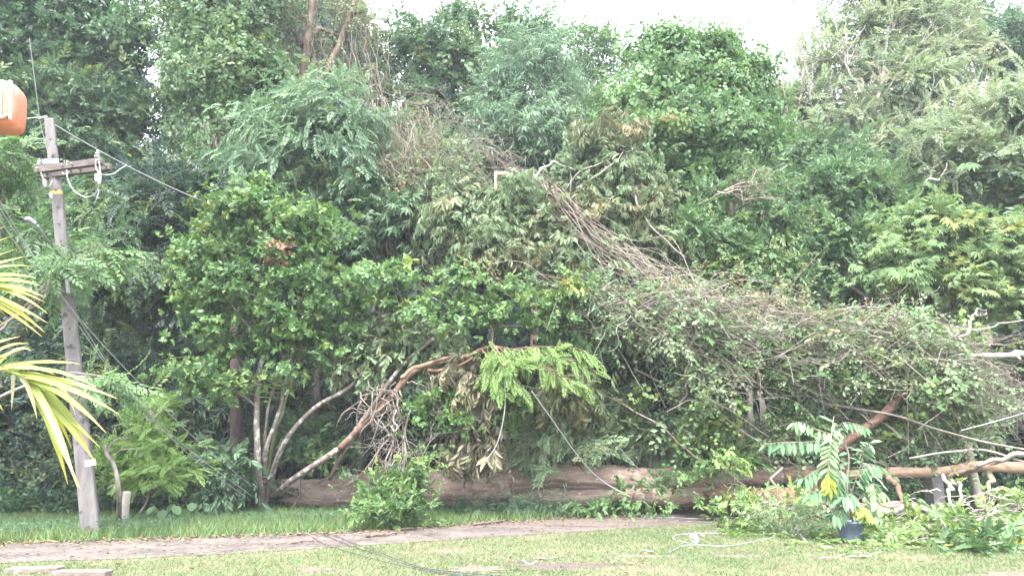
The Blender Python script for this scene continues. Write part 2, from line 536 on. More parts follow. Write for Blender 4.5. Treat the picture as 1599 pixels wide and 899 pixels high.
def tree(name, label, base, lobes, kind, mat, bark='brown', group=None, tr=.16, trunk=None, dens=26, size=1.0, droop=.25, cs=.85,
         seed=0, cat='tree', twigs=6, extra=None, dr=.85, **kw):
    """base: (px, Y) on the ground. lobes in pixels. trunk: optional list of (px, py, Y) waypoints above the base."""
    r = np.random.default_rng(seed + 1000)
    if base[1] > 20 and cat == 'tree': size, dens = size * .8, dens * 1.4
    b = np.array(((base[0] - CX) / FPX * base[1] / CP * 1.0, base[1], 0.0))
    b[0] = G(base[0], 695 + EYE * FPX / base[1])[0]
    root = thing(name, label, cat, b, group)
    lb = LB(lobes, dr)
    m = MB()
    cls = crown(m, lb, kind, dens, size, droop, cs, seed, **kw)
    m.build('crown', LM[mat], root, smooth=False)
    tops = np.array([c for c, _ in lb])
    top = tops[np.argmax(tops[:, 2])]
    if trunk:
        pts = [b - (0, 0, .15)] + [P(*w) for w in trunk]
    else:
        mid = (b + top) / 2 + np.append(r.normal(0, .25, 2), 0)
        pts = [b - (0, 0, .15), mid, top]
    tp = smooth_path(pts, 26, .06, r)
    mb = MB()
    tube(mb, tp, tr * np.linspace(1, .35, 26) * np.concatenate([[1.5, 1.2], np.ones(24)]), 12, rough=.12, r=r)
    mb.build('trunk', BK[bark], root)
    H = tp[-1][2]
    for (c, rad), cl in zip(lb, cls):
        if np.linalg.norm(c - top) < .05 and not trunk: continue
        hz = np.clip(c[2] - np.linalg.norm((c - top)[:2]) * .6, H * .25, H * .85)
        a = tp[np.argmin(np.abs(tp[:, 2] - hz))]
        mid = (a + c) / 2 + np.array((0, 0, .18 * np.linalg.norm(c - a) * r.uniform(-.4, 1)))
        limb_obj(root, [a, mid, c], tr * .42, tr * .14, BK[bark], cl, r, twigs)
    return root


def leafy(mb_l, mb_b, pts, kind, n, size, r, droop=.3, tone=.5, hue=0., rad=.012, spread=.6, start=.15, side=True, up=(0, -.15, 1.), jit=.2):
    """A branch along pts with n sprays set alternately along it."""
    p = smooth_path(pts, 20, .01, r)
    if mb_b is not None:
        tube(mb_b, p, np.linspace(rad, rad * .4, 20), 6, r=r)
    t = np.linspace(start, 1, n)
    i = np.clip((t * 19).astype(int), 0, 18)
    pos = p[i]
    tg = nrm(p[i + 1] - p[i])
    sd = nrm(np.cross(tg, (0, 0, 1.)))
    sg = np.where(np.arange(n) % 2 == 0, 1, -1)[:, None] * (1 if side else 0)
    d = tg + sd * sg * spread + r.normal(0, jit, (n, 3)) - np.array((0, 0, droop))
    put_sprays(mb_l, kind, pos, d, np.array(up) + r.normal(0, .2, (n, 3)), size * r.uniform(.8, 1.2, n), np.clip(tone + r.normal(0, .12, n), 0, 1), hue, r)


# ------------------------------------------------------------------ ground, path
def sheet(name, outline, z, mat, kind='structure'):
    """Flat polygon fan; outline: list of (x, y)."""
    o = np.array(outline)
    V = np.column_stack([o, np.full(len(o), z)])
    c = V.mean(0)
    V = np.vstack([V, c])
    n = len(o)
    T = [(i, (i + 1) % n, n) for i in range(n)]
    m = MB(); m.add(V, None, T)
    return tag(m.build(name, mat), kind=kind)


def ground_mat():
    m, t, b, o = base_mat('lawn_ground')
    N, L = t.nodes, t.links
    g = N.new('ShaderNodeNewGeometry')
    n1 = N.new('ShaderNodeTexNoise'); n1.inputs['Scale'].default_value = .55; n1.inputs['Detail'].default_value = 9; n1.inputs['Roughness'].default_value = .62
    n2 = N.new('ShaderNodeTexNoise'); n2.inputs['Scale'].default_value = 22; n2.inputs['Detail'].default_value = 6
    L.new(g.outputs['Position'], n1.inputs['Vector']); L.new(g.outputs['Position'], n2.inputs['Vector'])
    c1 = N.new('ShaderNodeValToRGB')
    c1.color_ramp.elements[0].position = .42; c1.color_ramp.elements[0].color = (.068, .08, .038, 1)
    c1.color_ramp.elements[1].position = .62; c1.color_ramp.elements[1].color = (.155, .12, .09, 1)
    L.new(n1.outputs['Fac'], c1.inputs['Fac'])
    c2 = N.new('ShaderNodeValToRGB')
    c2.color_ramp.elements[0].position = .3; c2.color_ramp.elements[0].color = (.55, .55, .55, 1)
    c2.color_ramp.elements[1].position = .7; c2.color_ramp.elements[1].color = (1.2, 1.2, 1.2, 1)
    L.new(n2.outputs['Fac'], c2.inputs['Fac'])
    mx = N.new('ShaderNodeMix'); mx.data_type = 'RGBA'; mx.blend_type = 'MULTIPLY'; mx.inputs['Factor'].default_value = 1
    L.new(c1.outputs['Color'], mx.inputs['A']); L.new(c2.outputs['Color'], mx.inputs['B'])
    L.new(mx.outputs['Result'], b.inputs['Base Color'])
    b.inputs['Roughness'].default_value = .95; b.inputs['Specular IOR Level'].default_value = .1
    bp = N.new('ShaderNodeBump'); bp.inputs['Strength'].default_value = .6; bp.inputs['Distance'].default_value = .03
    L.new(n2.outputs['Fac'], bp.inputs['Height']); L.new(bp.outputs['Normal'], b.inputs['Normal'])
    return m


m = MB()
m.add([(-110, -45, 0), (110, -45, 0), (110, 150, 0), (-110, 150, 0)], [(0, 1, 2, 3)])
tag(m.build('ground', ground_mat()), kind='structure')

far_edge = [G(-500, 872)[:2], G(-200, 856)[:2], G(0, 849)[:2], G(250, 841)[:2], G(540, 831)[:2], G(700, 821)[:2], G(900, 808)[:2], G(1050, 797)[:2], G(1180, 787)[:2], G(1400, 772)[:2], G(1800, 757)[:2]]
near_edge = [G(-500, 910)[:2], G(-200, 890)[:2], G(0, 879)[:2], G(250, 870)[:2], G(480, 857)[:2], G(700, 843)[:2], G(1000, 824)[:2], G(1180, 812)[:2], G(1300, 803)[:2], G(1500, 790)[:2], G(1900, 775)[:2]]
to3 = lambda e: [np.array((p[0], p[1], 0)) for p in e]
NF = 160
pf, pn = smooth_path(to3(far_edge), NF), smooth_path(to3(near_edge), NF)


def resample(p, n):
    s = np.concatenate([[0], np.cumsum(np.linalg.norm(np.diff(p, axis=0), axis=1))])
    t = np.linspace(0, s[-1], n)
    return np.column_stack([np.interp(t, s, p[:, k]) for k in range(3)])


pf, pn = resample(pf, NF), resample(pn, NF)
pf[:, 1] += .05 * np.sin(np.arange(NF) * .9) * rng.uniform(.4, 1, NF)
pn[:, 1] += .04 * np.sin(np.arange(NF) * 1.1 + 1) * rng.uniform(.4, 1, NF)


def path_mat():
    m, t, b, o = base_mat('brick_paving')
    N, L = t.nodes, t.links
    g = N.new('ShaderNodeNewGeometry')
    mp = N.new('ShaderNodeMapping'); mp.inputs['Rotation'].default_value = (0, 0, R(38))
    L.new(g.outputs['Position'], mp.inputs['Vector'])
    br = N.new('ShaderNodeTexBrick')
    br.inputs['Scale'].default_value = 1.0
    br.inputs['Brick Width'].default_value = .22; br.inputs['Row Height'].default_value = .11; br.inputs['Mortar Size'].default_value = .013
    br.inputs['Color1'].default_value = (.062, .050, .047, 1); br.inputs['Color2'].default_value = (.100, .081, .076, 1); br.inputs['Mortar'].default_value = (.04, .036, .03, 1)
    L.new(mp.outputs['Vector'], br.inputs['Vector'])
    n1 = N.new('ShaderNodeTexNoise'); n1.inputs['Scale'].default_value = 1.3; n1.inputs['Detail'].default_value = 8; n1.inputs['Roughness'].default_value = .7
    L.new(g.outputs['Position'], n1.inputs['Vector'])
    cr = N.new('ShaderNodeValToRGB')
    cr.color_ramp.elements[0].position = .42; cr.color_ramp.elements[0].color = (0, 0, 0, 1)
    cr.color_ramp.elements[1].position = .66; cr.color_ramp.elements[1].color = (.9, .9, .9, 1)
    L.new(n1.outputs['Fac'], cr.inputs['Fac'])
    mx = N.new('ShaderNodeMix'); mx.data_type = 'RGBA'; mx.inputs['B'].default_value = (.125, .102, .094, 1)
    L.new(cr.outputs['Color'], mx.inputs['Factor']); L.new(br.outputs['Color'], mx.inputs['A'])
    L.new(mx.outputs['Result'], b.inputs['Base Color'])
    b.inputs['Roughness'].default_value = .9; b.inputs['Specular IOR Level'].default_value = .2
    bp = N.new('ShaderNodeBump'); bp.inputs['Strength'].default_value = .5; bp.inputs['Distance'].default_value = .008
    L.new(br.outputs['Fac'], bp.inputs['Height']); bp.invert = True
    L.new(bp.outputs['Normal'], b.inputs['Normal'])
    return m


m = MB()
V = np.vstack([pn + (0, 0, .008), pf + (0, 0, .008)])
i = np.arange(NF - 1)
m.add(V, np.stack([i, i + 1, NF + i + 1, NF + i], -1))
tag(m.build('path', path_mat()), kind='structure')

# forest floor behind the verge
ff = [(-45, 17.5), (-12, 17.2), (-6, 18.2), (0, 19.2), (6, 20.5), (14, 21.5), (45, 22), (60, 120), (-60, 120)]
sheet('forest_floor', ff, .004, noise_mat('forest_soil', (.030, .024, .017), (.075, .060, .042), 4, bump=.8, dist=.05))

# patches of bare earth on the lawn
soil_mat = noise_mat('bare_soil_mat', (.065, .052, .042), (.128, .102, .086), 7, bump=.6, rough=.95, dist=.03)
dark_soil = noise_mat('damp_soil_mat', (.045, .035, .031), (.095, .074, .066), 9, bump=.7, rough=.9, dist=.04)
SOIL = []
for k, (px, py, rx, ry, mt) in enumerate([(870, 883, 85, 7, dark_soil), (745, 888, 45, 5, soil_mat), (495, 889, 32, 4, soil_mat), (1000, 868, 60, 2.5, soil_mat),
                                           (1580, 898, 80, 5, soil_mat), (860, 816, 200, 4, soil_mat), (1150, 868, 40, 2.5, soil_mat)]):
    c = G(px, py); e = G(px + rx, py); f_ = G(px, py - ry)
    a, b_ = abs(e[0] - c[0]), abs(f_[1] - c[1])
    SOIL.append((c[0], c[1], a, b_))
    ang = np.linspace(0, 2 * math.pi, 60, endpoint=False)
    rr = 1 + .30 * np.sin(2 * ang + k) * np.sin(5 * ang + 3 * k) + .22 * np.sin(3 * ang + k) + .14 * np.sin(7 * ang + 2 * k) + .10 * np.sin(13 * ang + k) + rng.normal(0, .05, 60)
    sheet('bare_soil', [(c[0] + a * q * math.cos(t), c[1] + b_ * q * math.sin(t)) for q, t in zip(rr, ang)], .004 if k != 5 else .012, mt)

# ------------------------------------------------------------------ grass
def path_y(x):
    return np.interp(x, pn[:, 0], pn[:, 1]), np.interp(x, pf[:, 0], pf[:, 1])


def blades(name, n, ymin, ymax, h, w, mat, keep, lean=.5, label=None, sp=.86, x_lim=None):
    r = np.random.default_rng(len(name) + n)
    Y = np.sqrt(r.uniform(ymin ** 2, ymax ** 2, n)); X = r.uniform(-sp, sp, n) * Y
    k = keep(X, Y, r)
    X, Y = X[k], Y[k]; n = len(X)
    a = r.uniform(0, 6.28, n); H = r.uniform(h[0], h[1], n)
    patch = .5 + .5 * np.sin(X * .9 + 1.3 * np.sin(Y * .7)) * np.sin(Y * 1.1 + 1.7 * np.sin(X * .6))
    base = np.column_stack([X, Y, np.zeros(n)])
    s = np.column_stack([np.cos(a), np.sin(a), np.zeros(n)]) * w
    tip = base + np.column_stack([r.normal(0, lean, n) * H, r.normal(0, lean, n) * H, H])
    V = np.stack([base - s, base + s, tip], 1).reshape(-1, 3)
    T = np.arange(3 * n).reshape(-1, 3)
    m = MB(); m.add(V, None, T, np.clip(r.normal(.5, .2, n) + (patch - .5) * .3, 0, 1), np.clip((r.random(n) < .25) * r.uniform(.3, 1, n) + np.clip((patch - .55) * 1.2, 0, .7) * (n > 200000), 0, 1))
    return tag(m.build(name, mat, smooth=False), label, 'grass', None, 'stuff')


def keep_lawn(X, Y, r):
    n_, f_ = path_y(X)
    k = Y < n_ - .04 + r.normal(0, .09, len(X)) + .10 * np.sin(X * 3.1 + np.sin(X * 1.3)) 
    for cx, cy, a, b in SOIL:
        d = ((X - cx) / a) ** 2 + ((Y - cy) / b) ** 2
        k &= (d > 1) | (r.random(len(X)) < np.clip(d - .35, 0.14, 1))
    nzv = np.sin(X * 1.7 + 2 * np.sin(Y * 1.3)) * np.sin(Y * 2.1 + 1.5 * np.sin(X * 1.1)) + .5 * np.sin(X * 5.1) * np.sin(Y * 4.3)
    k &= r.random(len(X)) < np.clip(.95 - .55 * np.clip(nzv, 0, 1), .1, 1)
    return k


def keep_verge(X, Y, r):
    n_, f_ = path_y(X)
    lim = np.interp(X, [-12, -6, 0, 6, 14], [18.4, 20.0, 20.5, 21, 21.5])
    return (Y > f_ + .05 - .12 * np.sin(X * 2.3 + 2 * np.sin(X * .9)) + r.normal(0, .09, len(X))) & (Y < lim)


blades('lawn_grass', 330000, 8.6, 19, (.018, .06), .0055, LM['grass'], keep_lawn, 0.9, 'short patchy mown lawn grass with thin bare spots')
blades('verge_grass', 150000, 12.0, 21, (.07, .24), .008, LM['verge'], keep_verge, .55, 'longer unmown green grass on the verge behind the brick path')

# leaf litter on the path edge and under the heap
r = np.random.default_rng(5)
m = MB()


def scatter_leaves(m, X, Y, r, s=(.03, .09), z=.014, tone=(.5, .25), hp=.25):
    for x, y in zip(X, Y):
        a = r.uniform(0, 6.28); L_ = r.uniform(*s)
        d = np.array((math.cos(a), math.sin(a), r.normal(.1, .25)))
        lf = leaf4(np.array((x, y, z + r.uniform(0, .015))), d, nrm((r.normal(0, .35), r.normal(0, .35), 1)), L_, L_ * .5)
        m.add(lf[0], lf[1], None, float(np.clip(r.normal(*tone), 0, 1)), float(r.random() < hp) * r.uniform(.3, 1))


X = r.uniform(-10, 7, 4200)
n_, f_ = path_y(X)
Y = f_ - np.abs(r.normal(0, .16, len(X))) * r.choice([1, 1, 2.5], len(X)) + .05
scatter_leaves(m, X, Y, r)
X = r.uniform(-9, 8, 900); n_, f_ = path_y(X)
scatter_leaves(m, X, r.uniform(n_, f_), r, z=.012)
Xb = r.uniform(-8, 10, 500); Yb = r.uniform(9, 14, 500)
scatter_leaves(m, Xb, Yb, r, s=(.03, .10), z=.03, hp=.6)
tag(m.build('leaf_litter', LM['litter'], smooth=False), 'brown and green fallen leaves scattered along the path edge and lawn', 'leaf litter', None, 'stuff')

# ------------------------------------------------------------------ thin volume added to lift the dark tones like a lens veil
hz = bpy.data.materials.new('veil_haze'); hz.use_nodes = True
hz.node_tree.nodes.clear()
_o = hz.node_tree.nodes.new('ShaderNodeOutputMaterial'); _v = hz.node_tree.nodes.new('ShaderNodeVolumePrincipled')
_v.inputs['Color'].default_value = (.86, .93, 1, 1); _v.inputs['Density'].default_value = .0007; _v.inputs['Anisotropy'].default_value = 0.0
hz.node_tree.links.new(_v.outputs['Volume'], _o.inputs['Volume'])
m = MB(); box(m, (0, 52, 14), (112, 100, 15))
tag(m.build('haze', hz, smooth=False), kind='stuff')

# ------------------------------------------------------------------ far wood and ground cover
r = np.random.default_rng(21)
m = MB()
N = 30000
px = r.uniform(-900, 2500, N)
top = np.interp(px, [-900, 120, 200, 215, 262, 275, 440, 560, 600, 900, 1180, 1215, 1290, 1330, 1590, 2500], [-60, -60, 60, 300, 300, 60, -40, 0, 190, 230, 250, 260, 260, 150, 190, 60])
py = r.uniform(0, 1, N) ** .9 * (700 - top) + top
Yd = r.uniform(40, 47, N)
pos = np.array([P(a, b, c) for a, b, c in zip(px, py, Yd)])
pos[:, 2] = np.maximum(pos[:, 2], .3)
dd = r.normal(0, .7, (N, 3)) + (0, -.5, -.2)
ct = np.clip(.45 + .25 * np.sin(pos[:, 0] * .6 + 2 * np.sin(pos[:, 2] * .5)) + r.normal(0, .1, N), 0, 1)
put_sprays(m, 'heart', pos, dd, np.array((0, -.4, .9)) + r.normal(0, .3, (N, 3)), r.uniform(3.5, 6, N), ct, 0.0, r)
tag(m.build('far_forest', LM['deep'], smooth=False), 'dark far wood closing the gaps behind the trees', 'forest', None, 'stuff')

m = MB()
N = 5200
X = r.uniform(-16, 16, N)
lim = np.interp(X, [-16, -7, -5, 0, 6, 16], [16.6, 18.6, 20.4, 20.4, 20.4, 21])
Y = lim + np.abs(r.normal(0, 1.3, N)) - .5
put_sprays(m, 'small', np.column_stack([X, Y, r.uniform(.05, .38, N)]), np.column_stack([r.normal(0, .5, N), r.normal(-.3, .5, N), r.uniform(.1, 1, N)]),
           np.array((0, -.5, .8)) + r.normal(0, .3, (N, 3)), r.uniform(.8, 1.7, N), np.clip(r.normal(.5, .2, N), 0, 1), 0.0, r)
N = 5200
X = r.uniform(-11, 4, N); n_, f_ = path_y(X)
Y = f_ + .9 + np.abs(r.normal(0, 1.6, N)) + np.where(X > -6.5, 1.0, 0)
put_sprays(m, 'small', np.column_stack([X, Y, np.where(X > -6.5, .4, .5) * r.uniform(.03, .2, N)]), np.column_stack([r.normal(0, .5, N), r.normal(-.3, .5, N), r.uniform(.1, .6, N)]),
           np.array((0, -.5, .8)) + r.normal(0, .3, (N, 3)), np.where(X > -6.5, .35, .42) * r.uniform(.7, 1.2, N), np.clip(r.normal(.6, .2, N), 0, 1), 0.0, r)
tag(m.build('ground_cover', LM['dark'], smooth=False), 'low leafy weeds along the foot of the forest', 'ground cover', None, 'stuff')  # dark leaf colour stands in for shade at the forest foot

BK['dusk'] = noise_mat('bark_dusk', (.040, .026, .024), (.090, .060, .054), 8, bump=.7, stretch=(1, 1, .35))
# ------------------------------------------------------------------ forest trees, left to right
FOREST = 'standing forest trees'
tree('forest_tree', 'tall dense green tree filling the upper left corner behind the utility pole', (70, 24.5),
     [(60, 50, 24, 125, 100), (165, 95, 24.2, 90, 85), (95, 200, 23.5, 115, 85), (-70, 140, 24, 130, 140), (195, 215, 24.6, 70, 70), (40, -90, 25, 150, 90), (150, -10, 25, 95, 60), (20, 290, 23.6, 110, 60), (175, 290, 24, 80, 55)],
     'broad', 'dark', 'dark', FOREST, tr=.28, seed=1, size=1.25, dens=19, cs=1.0, tone=(.62, .22), hue=(0, .05))
tree('forest_tree', 'light green vine covered tree beside the small sky gap at upper left', (335, 24),
     [(340, 50, 23.6, 75, 85), (385, 20, 24, 60, 80), (310, 150, 23.2, 55, 75), (375, 130, 23.2, 70, 75), (335, 235, 23, 70, 60), (400, 215, 23, 60, 60), (350, -60, 24.5, 100, 70), (300, 30, 24, 45, 60)],
     'heart', 'mid', 'dark', FOREST, tr=.24, seed=2, size=.85, dens=32, cs=.9, tone=(.68, .22), hue=(0, .10))
tree('forest_tree', 'sparse tall tree with a bare brown forked trunk against the sky', (475, 27),
     [(545, 50, 26.6, 38, 90), (440, 40, 26, 50, 80), (510, -40, 27, 90, 60), (480, 130, 26.5, 60, 55), (555, 150, 26.5, 30, 50)],
     'small', 'olive', 'brown', FOREST, tr=.30, seed=3, size=1.4, dens=8, cs=.95, tone=(.5, .2), hue=(.02, .08), trunk=[(470, 330, 26.2), (468, 170, 25.9), (482, 60, 25.8), (490, -80, 25.8)], inner=.4)
tree('forest_tree', 'blue green tree with drooping feathery leaves left of the picture centre', (500, 20.8),
     [(530, 165, 20, 72, 45), (470, 190, 20, 60, 50), (430, 255, 20.2, 60, 55), (500, 240, 20, 75, 50), (440, 330, 20.6, 70, 55), (390, 300, 20.8, 60, 60), (510, 310, 20.6, 55, 40), (565, 190, 20, 40, 35)],
     'pinnate', 'teal', 'dark', FOREST, tr=.12, seed=4, size=.95, dens=22, cs=.8, tone=(.68, .2), droop=.8, flat=.4)
tree('forest_tree', 'dark tree with big drooping glossy leaves beside the brown vine curtain', (580, 20.5),
     [(580, 300, 19.8, 45, 32), (560, 350, 19.8, 50, 30), (600, 340, 19.8, 36, 40), (540, 385, 19.9, 50, 30)],
     'palmate', 'dark', 'dark', FOREST, tr=.10, seed=5, size=1.35, dens=16, cs=.7, tone=(.55, .2), droop=.5)
tree('forest_tree', 'dense dark green round tree left of centre under the white sky', (700, 31),
     [(690, 80, 30, 65, 50), (800, 70, 30, 60, 48), (640, 105, 30, 48, 55), (735, 125, 29.5, 85, 60), (830, 55, 30.5, 40, 38), (660, 180, 29.5, 70, 55), (760, 190, 29.5, 70, 55), (620, 65, 30.5, 28, 30), (745, 40, 30.5, 45, 30), (690, 260, 29.6, 90, 60), (800, 270, 29.6, 80, 60)],
     'broad', 'dark', 'dark', FOREST, tr=.30, seed=6, size=1.5, dens=15, cs=1.0, tone=(.66, .22))
tree('forest_tree', 'soft grey green tree with long narrow leaves near the picture centre', (830, 27),
     [(820, 120, 26, 62, 55), (780, 180, 26, 52, 55), (865, 190, 26, 50, 60), (820, 240, 25.5, 80, 45), (760, 240, 25.8, 45, 45), (870, 110, 26.5, 30, 45)],
     'lance', 'teal', 'brown', FOREST, tr=.20, seed=7, size=1.5, dens=18, cs=.85, tone=(.6, .2), droop=.6)
tree('forest_tree', 'narrow green tree peeping out between the narrow leaved tree and the vine dome', (925, 34),
     [(905, 95, 33, 30, 45), (935, 110, 33, 30, 50), (920, 170, 33, 45, 50)],
     'small', 'mid', 'grey', FOREST, tr=.18, seed=8, size=2.0, dens=14, cs=1.0, tone=(.6, .2), out=1.2)
tree('forest_tree', 'bright green dome shaped tree smothered in heart leaved vines', (1085, 25),
     [(1070, 120, 24, 90, 78), (1005, 185, 23.6, 72, 72), (1140, 160, 24, 70, 78), (1080, 215, 23.2, 105, 70), (1165, 235, 23.6, 60, 60), (1000, 255, 23.4, 60, 50), (1035, 100, 24.4, 55, 50), (1110, 90, 24.4, 50, 40), (1180, 125, 24.2, 28, 40), (1195, 195, 24, 34, 50), (960, 225, 23.6, 40, 40)],
     'heart', 'bright', 'dark', FOREST, tr=.28, seed=9, size=.9, dens=34, cs=.75, tone=(.6, .24), hue=(0, .05), out=1.06)
tree('forest_tree', 'tall pale airy tree with whitish branches at upper right', (1385, 32),
     [(1395, 45, 31, 75, 55), (1320, 85, 31, 62, 50), (1460, 95, 31, 75, 55), (1280, 185, 30.5, 70, 60), (1385, 150, 30.5, 80, 55), (1470, 190, 30.5, 60, 55), (1330, 250, 30, 80, 45), (1410, 240, 30, 70, 50), (1350, 0, 31.5, 60, 40), (1250, 240, 30, 50, 50), (1235, 180, 30.5, 36, 40), (1275, 110, 30.8, 40, 40), (1450, 20, 31.5, 60, 40), (1400, -10, 31.5, 70, 40)],
     'fine', 'pale', 'pale', FOREST, tr=.17, seed=10, size=2.0, dens=10, cs=1.15, tone=(.55, .2), hue=(.05, .12), twigs=14, droop=.15, flat=.4,
     trunk=[(1300, 330, 30), (1330, 240, 29.4), (1370, 150, 29.2), (1390, 40, 29.6)])
tree('forest_tree', 'dark crowned tree in the top right corner behind the pale tree', (1550, 37),
     [(1545, 60, 36, 60, 45), (1600, 80, 36, 60, 50), (1500, 25, 36.5, 45, 28), (1440, -5, 37, 50, 20), (1590, 130, 36, 50, 30), (1680, 80, 36, 80, 80)],
     'broad', 'dark', 'grey', FOREST, tr=.3, seed=11, size=1.9, dens=12, cs=1.1, tone=(.6, .2), out=1.2)
tree('forest_tree', 'pale olive tree with layered spreading crown at the right edge', (1560, 22.5),
     [(1540, 185, 22, 70, 38), (1600, 165, 22, 70, 40), (1495, 225, 22, 55, 40), (1565, 255, 22, 85, 45), (1500, 285, 22.2, 55, 35), (1640, 230, 22, 70, 70), (1590, 310, 22.4, 70, 40)],
     'fine', 'pale', 'grey', FOREST, tr=.18, seed=12, size=1.5, dens=18, cs=.85, tone=(.6, .2), droop=.35, flat=.35)
tree('forest_tree', 'mid green leafy tree right of centre below the pale airy tree', (1320, 23.5),
     [(1300, 320, 22.5, 75, 52), (1375, 300, 22.5, 70, 50), (1250, 300, 22.5, 60, 50), (1340, 385, 22, 75, 50), (1410, 350, 22.4, 55, 55), (1260, 390, 22.2, 60, 55), (1440, 290, 22.6, 50, 40)],
     'broad', 'mid', 'grey', FOREST, tr=.18, seed=13, size=1.3, dens=19, cs=.85, tone=(.68, .2), hue=(0, .05))
tree('forest_tree', 'yellow green tree with fingered leaves at the right behind the debris heap', (1490, 19.5),
     [(1460, 375, 18.6, 62, 45), (1530, 400, 18.6, 70, 50), (1410, 430, 18.6, 50, 45), (1480, 450, 18.4, 70, 45), (1570, 455, 18.6, 50, 50), (1430, 350, 19, 45, 35), (1600, 400, 18.8, 60, 60)],
     'palmate', 'yel', 'grey', FOREST, tr=.13, seed=14, size=.8, dens=32, cs=.65, tone=(.6, .22), hue=(.02, .08), droop=.4)
tree('forest_tree', 'grey green tree between the vine dome and the debris heap', (1150, 21.5),
     [(1140, 320, 20.5, 70, 45), (1090, 380, 20.2, 60, 50), (1195, 400, 20.3, 70, 50), (1130, 440, 20, 70, 40), (1230, 450, 20.2, 60, 40), (1210, 340, 20.6, 50, 45)],
     'broad', 'mid', 'brown', FOREST, tr=.15, seed=15, size=1.05, dens=24, cs=.75, tone=(.8, .22), hue=(0, .06), droop=.4)
tree('forest_tree', 'tree with reddish brown trunk standing behind the multi stemmed green tree', (370, 19.6),
     [(300, 330, 20.4, 70, 50), (350, 390, 20.6, 70, 50), (260, 400, 20.5, 60, 60), (420, 440, 20.6, 60, 60), (250, 300, 20.8, 60, 40)],
     'pinnate', 'deep', 'dusk', FOREST, tr=.22, seed=16, size=1.1, dens=18, cs=.8, tone=(.5, .2), trunk=[(369, 690, 19.6), (368, 560, 19.8), (362, 400, 20.3)], droop=.4)  # crown leaf colour carries the canopy shade
tree('forest_tree', 'fern leaved green tree at the left edge overlapping the utility pole', (15, 15.2),
     [(5, 255, 14.6, 40, 36), (25, 310, 14.6, 34, 26), (-40, 330, 14.8, 60, 60), (105, 412, 12.85, 30, 16), (60, 440, 14.2, 50, 30), (150, 395, 13.6, 40, 26), (55, 385, 14.4, 40, 28), (155, 600, 12.85, 24, 16), (0, 590, 14.6, 40, 24)],
     'pinnate', 'mid', 'grey', FOREST, tr=.10, seed=17, size=.8, dens=30, cs=.5, tone=(.66, .2), droop=.4, flat=.4)
tree('forest_tree', 'dark green tree with long divided leaves right of the pole below the crossarm', (215, 21),
     [(215, 330, 20.5, 70, 40), (180, 390, 20.2, 65, 45), (245, 350, 20.4, 50, 40), (230, 450, 20.2, 60, 45), (160, 460, 20.2, 60, 50), (100, 350, 20.4, 50, 45)],
     'pinnate', 'dark', 'dark', FOREST, tr=.13, seed=18, size=1.0, dens=18, cs=.8, tone=(.5, .22), droop=.5)
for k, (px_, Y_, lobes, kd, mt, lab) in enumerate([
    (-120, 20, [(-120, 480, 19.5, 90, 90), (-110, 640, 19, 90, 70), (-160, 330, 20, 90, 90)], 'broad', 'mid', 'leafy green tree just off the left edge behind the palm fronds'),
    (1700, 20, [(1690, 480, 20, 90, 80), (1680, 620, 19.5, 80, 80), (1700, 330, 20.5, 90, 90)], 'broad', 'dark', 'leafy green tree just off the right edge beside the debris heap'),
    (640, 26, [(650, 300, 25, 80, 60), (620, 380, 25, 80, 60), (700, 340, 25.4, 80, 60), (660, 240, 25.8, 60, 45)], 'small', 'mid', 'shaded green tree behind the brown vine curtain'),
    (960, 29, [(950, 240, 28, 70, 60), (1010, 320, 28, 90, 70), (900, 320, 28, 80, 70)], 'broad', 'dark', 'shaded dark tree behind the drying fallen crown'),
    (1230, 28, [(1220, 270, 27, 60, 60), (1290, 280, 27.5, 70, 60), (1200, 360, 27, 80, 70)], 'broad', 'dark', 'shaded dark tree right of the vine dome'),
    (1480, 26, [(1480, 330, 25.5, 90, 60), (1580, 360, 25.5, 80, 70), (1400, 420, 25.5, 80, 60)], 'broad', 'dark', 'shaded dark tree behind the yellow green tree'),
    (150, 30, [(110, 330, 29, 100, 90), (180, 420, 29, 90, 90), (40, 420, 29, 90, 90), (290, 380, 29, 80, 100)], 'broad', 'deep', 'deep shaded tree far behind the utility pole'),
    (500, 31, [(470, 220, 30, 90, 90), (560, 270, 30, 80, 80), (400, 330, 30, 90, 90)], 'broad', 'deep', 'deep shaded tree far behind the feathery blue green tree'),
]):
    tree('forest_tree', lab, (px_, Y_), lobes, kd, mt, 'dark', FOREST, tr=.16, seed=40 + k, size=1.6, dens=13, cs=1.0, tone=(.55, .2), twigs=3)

for (a_, b_, c_, rr_, mt_) in [((1372, 160, 29.2), (1420, 90, 29.2), (1470, 60, 29.4), .04, 'pale'), ((1368, 170, 29.2), (1330, 110, 29), (1300, 60, 29.2), .045, 'pale'), ((1350, 200, 29.2), (1400, 190, 29), (1460, 150, 29), .035, 'pale'), ((1335, 240, 29.3), (1290, 190, 29.1), (1250, 130, 29), .035, 'pale')]:
    o_ = [x for x in bpy.data.objects if x.get('label', '').startswith('tall pale airy tree')][0]
    limb_obj(o_, [P(*a_), P(*b_), P(*c_)], rr_, .025, BK[mt_], np.array([P(c_[0] + dx, c_[1] + dy, c_[2]) for dx, dy in ((-30, -20), (20, -30), (40, 10), (-20, 20), (0, -45), (-45, 5), (30, 30), (50, -20))]), rng, 8)
o_ = [x for x in bpy.data.objects if x.get('label', '').startswith('sparse tall tree')][0]
limb_obj(o_, [P(472, 150, 25.8), P(510, 110, 25.7), P(545, 40, 25.8), P(560, -60, 26)], .14, .07, BK['brown'], None, rng, 0)

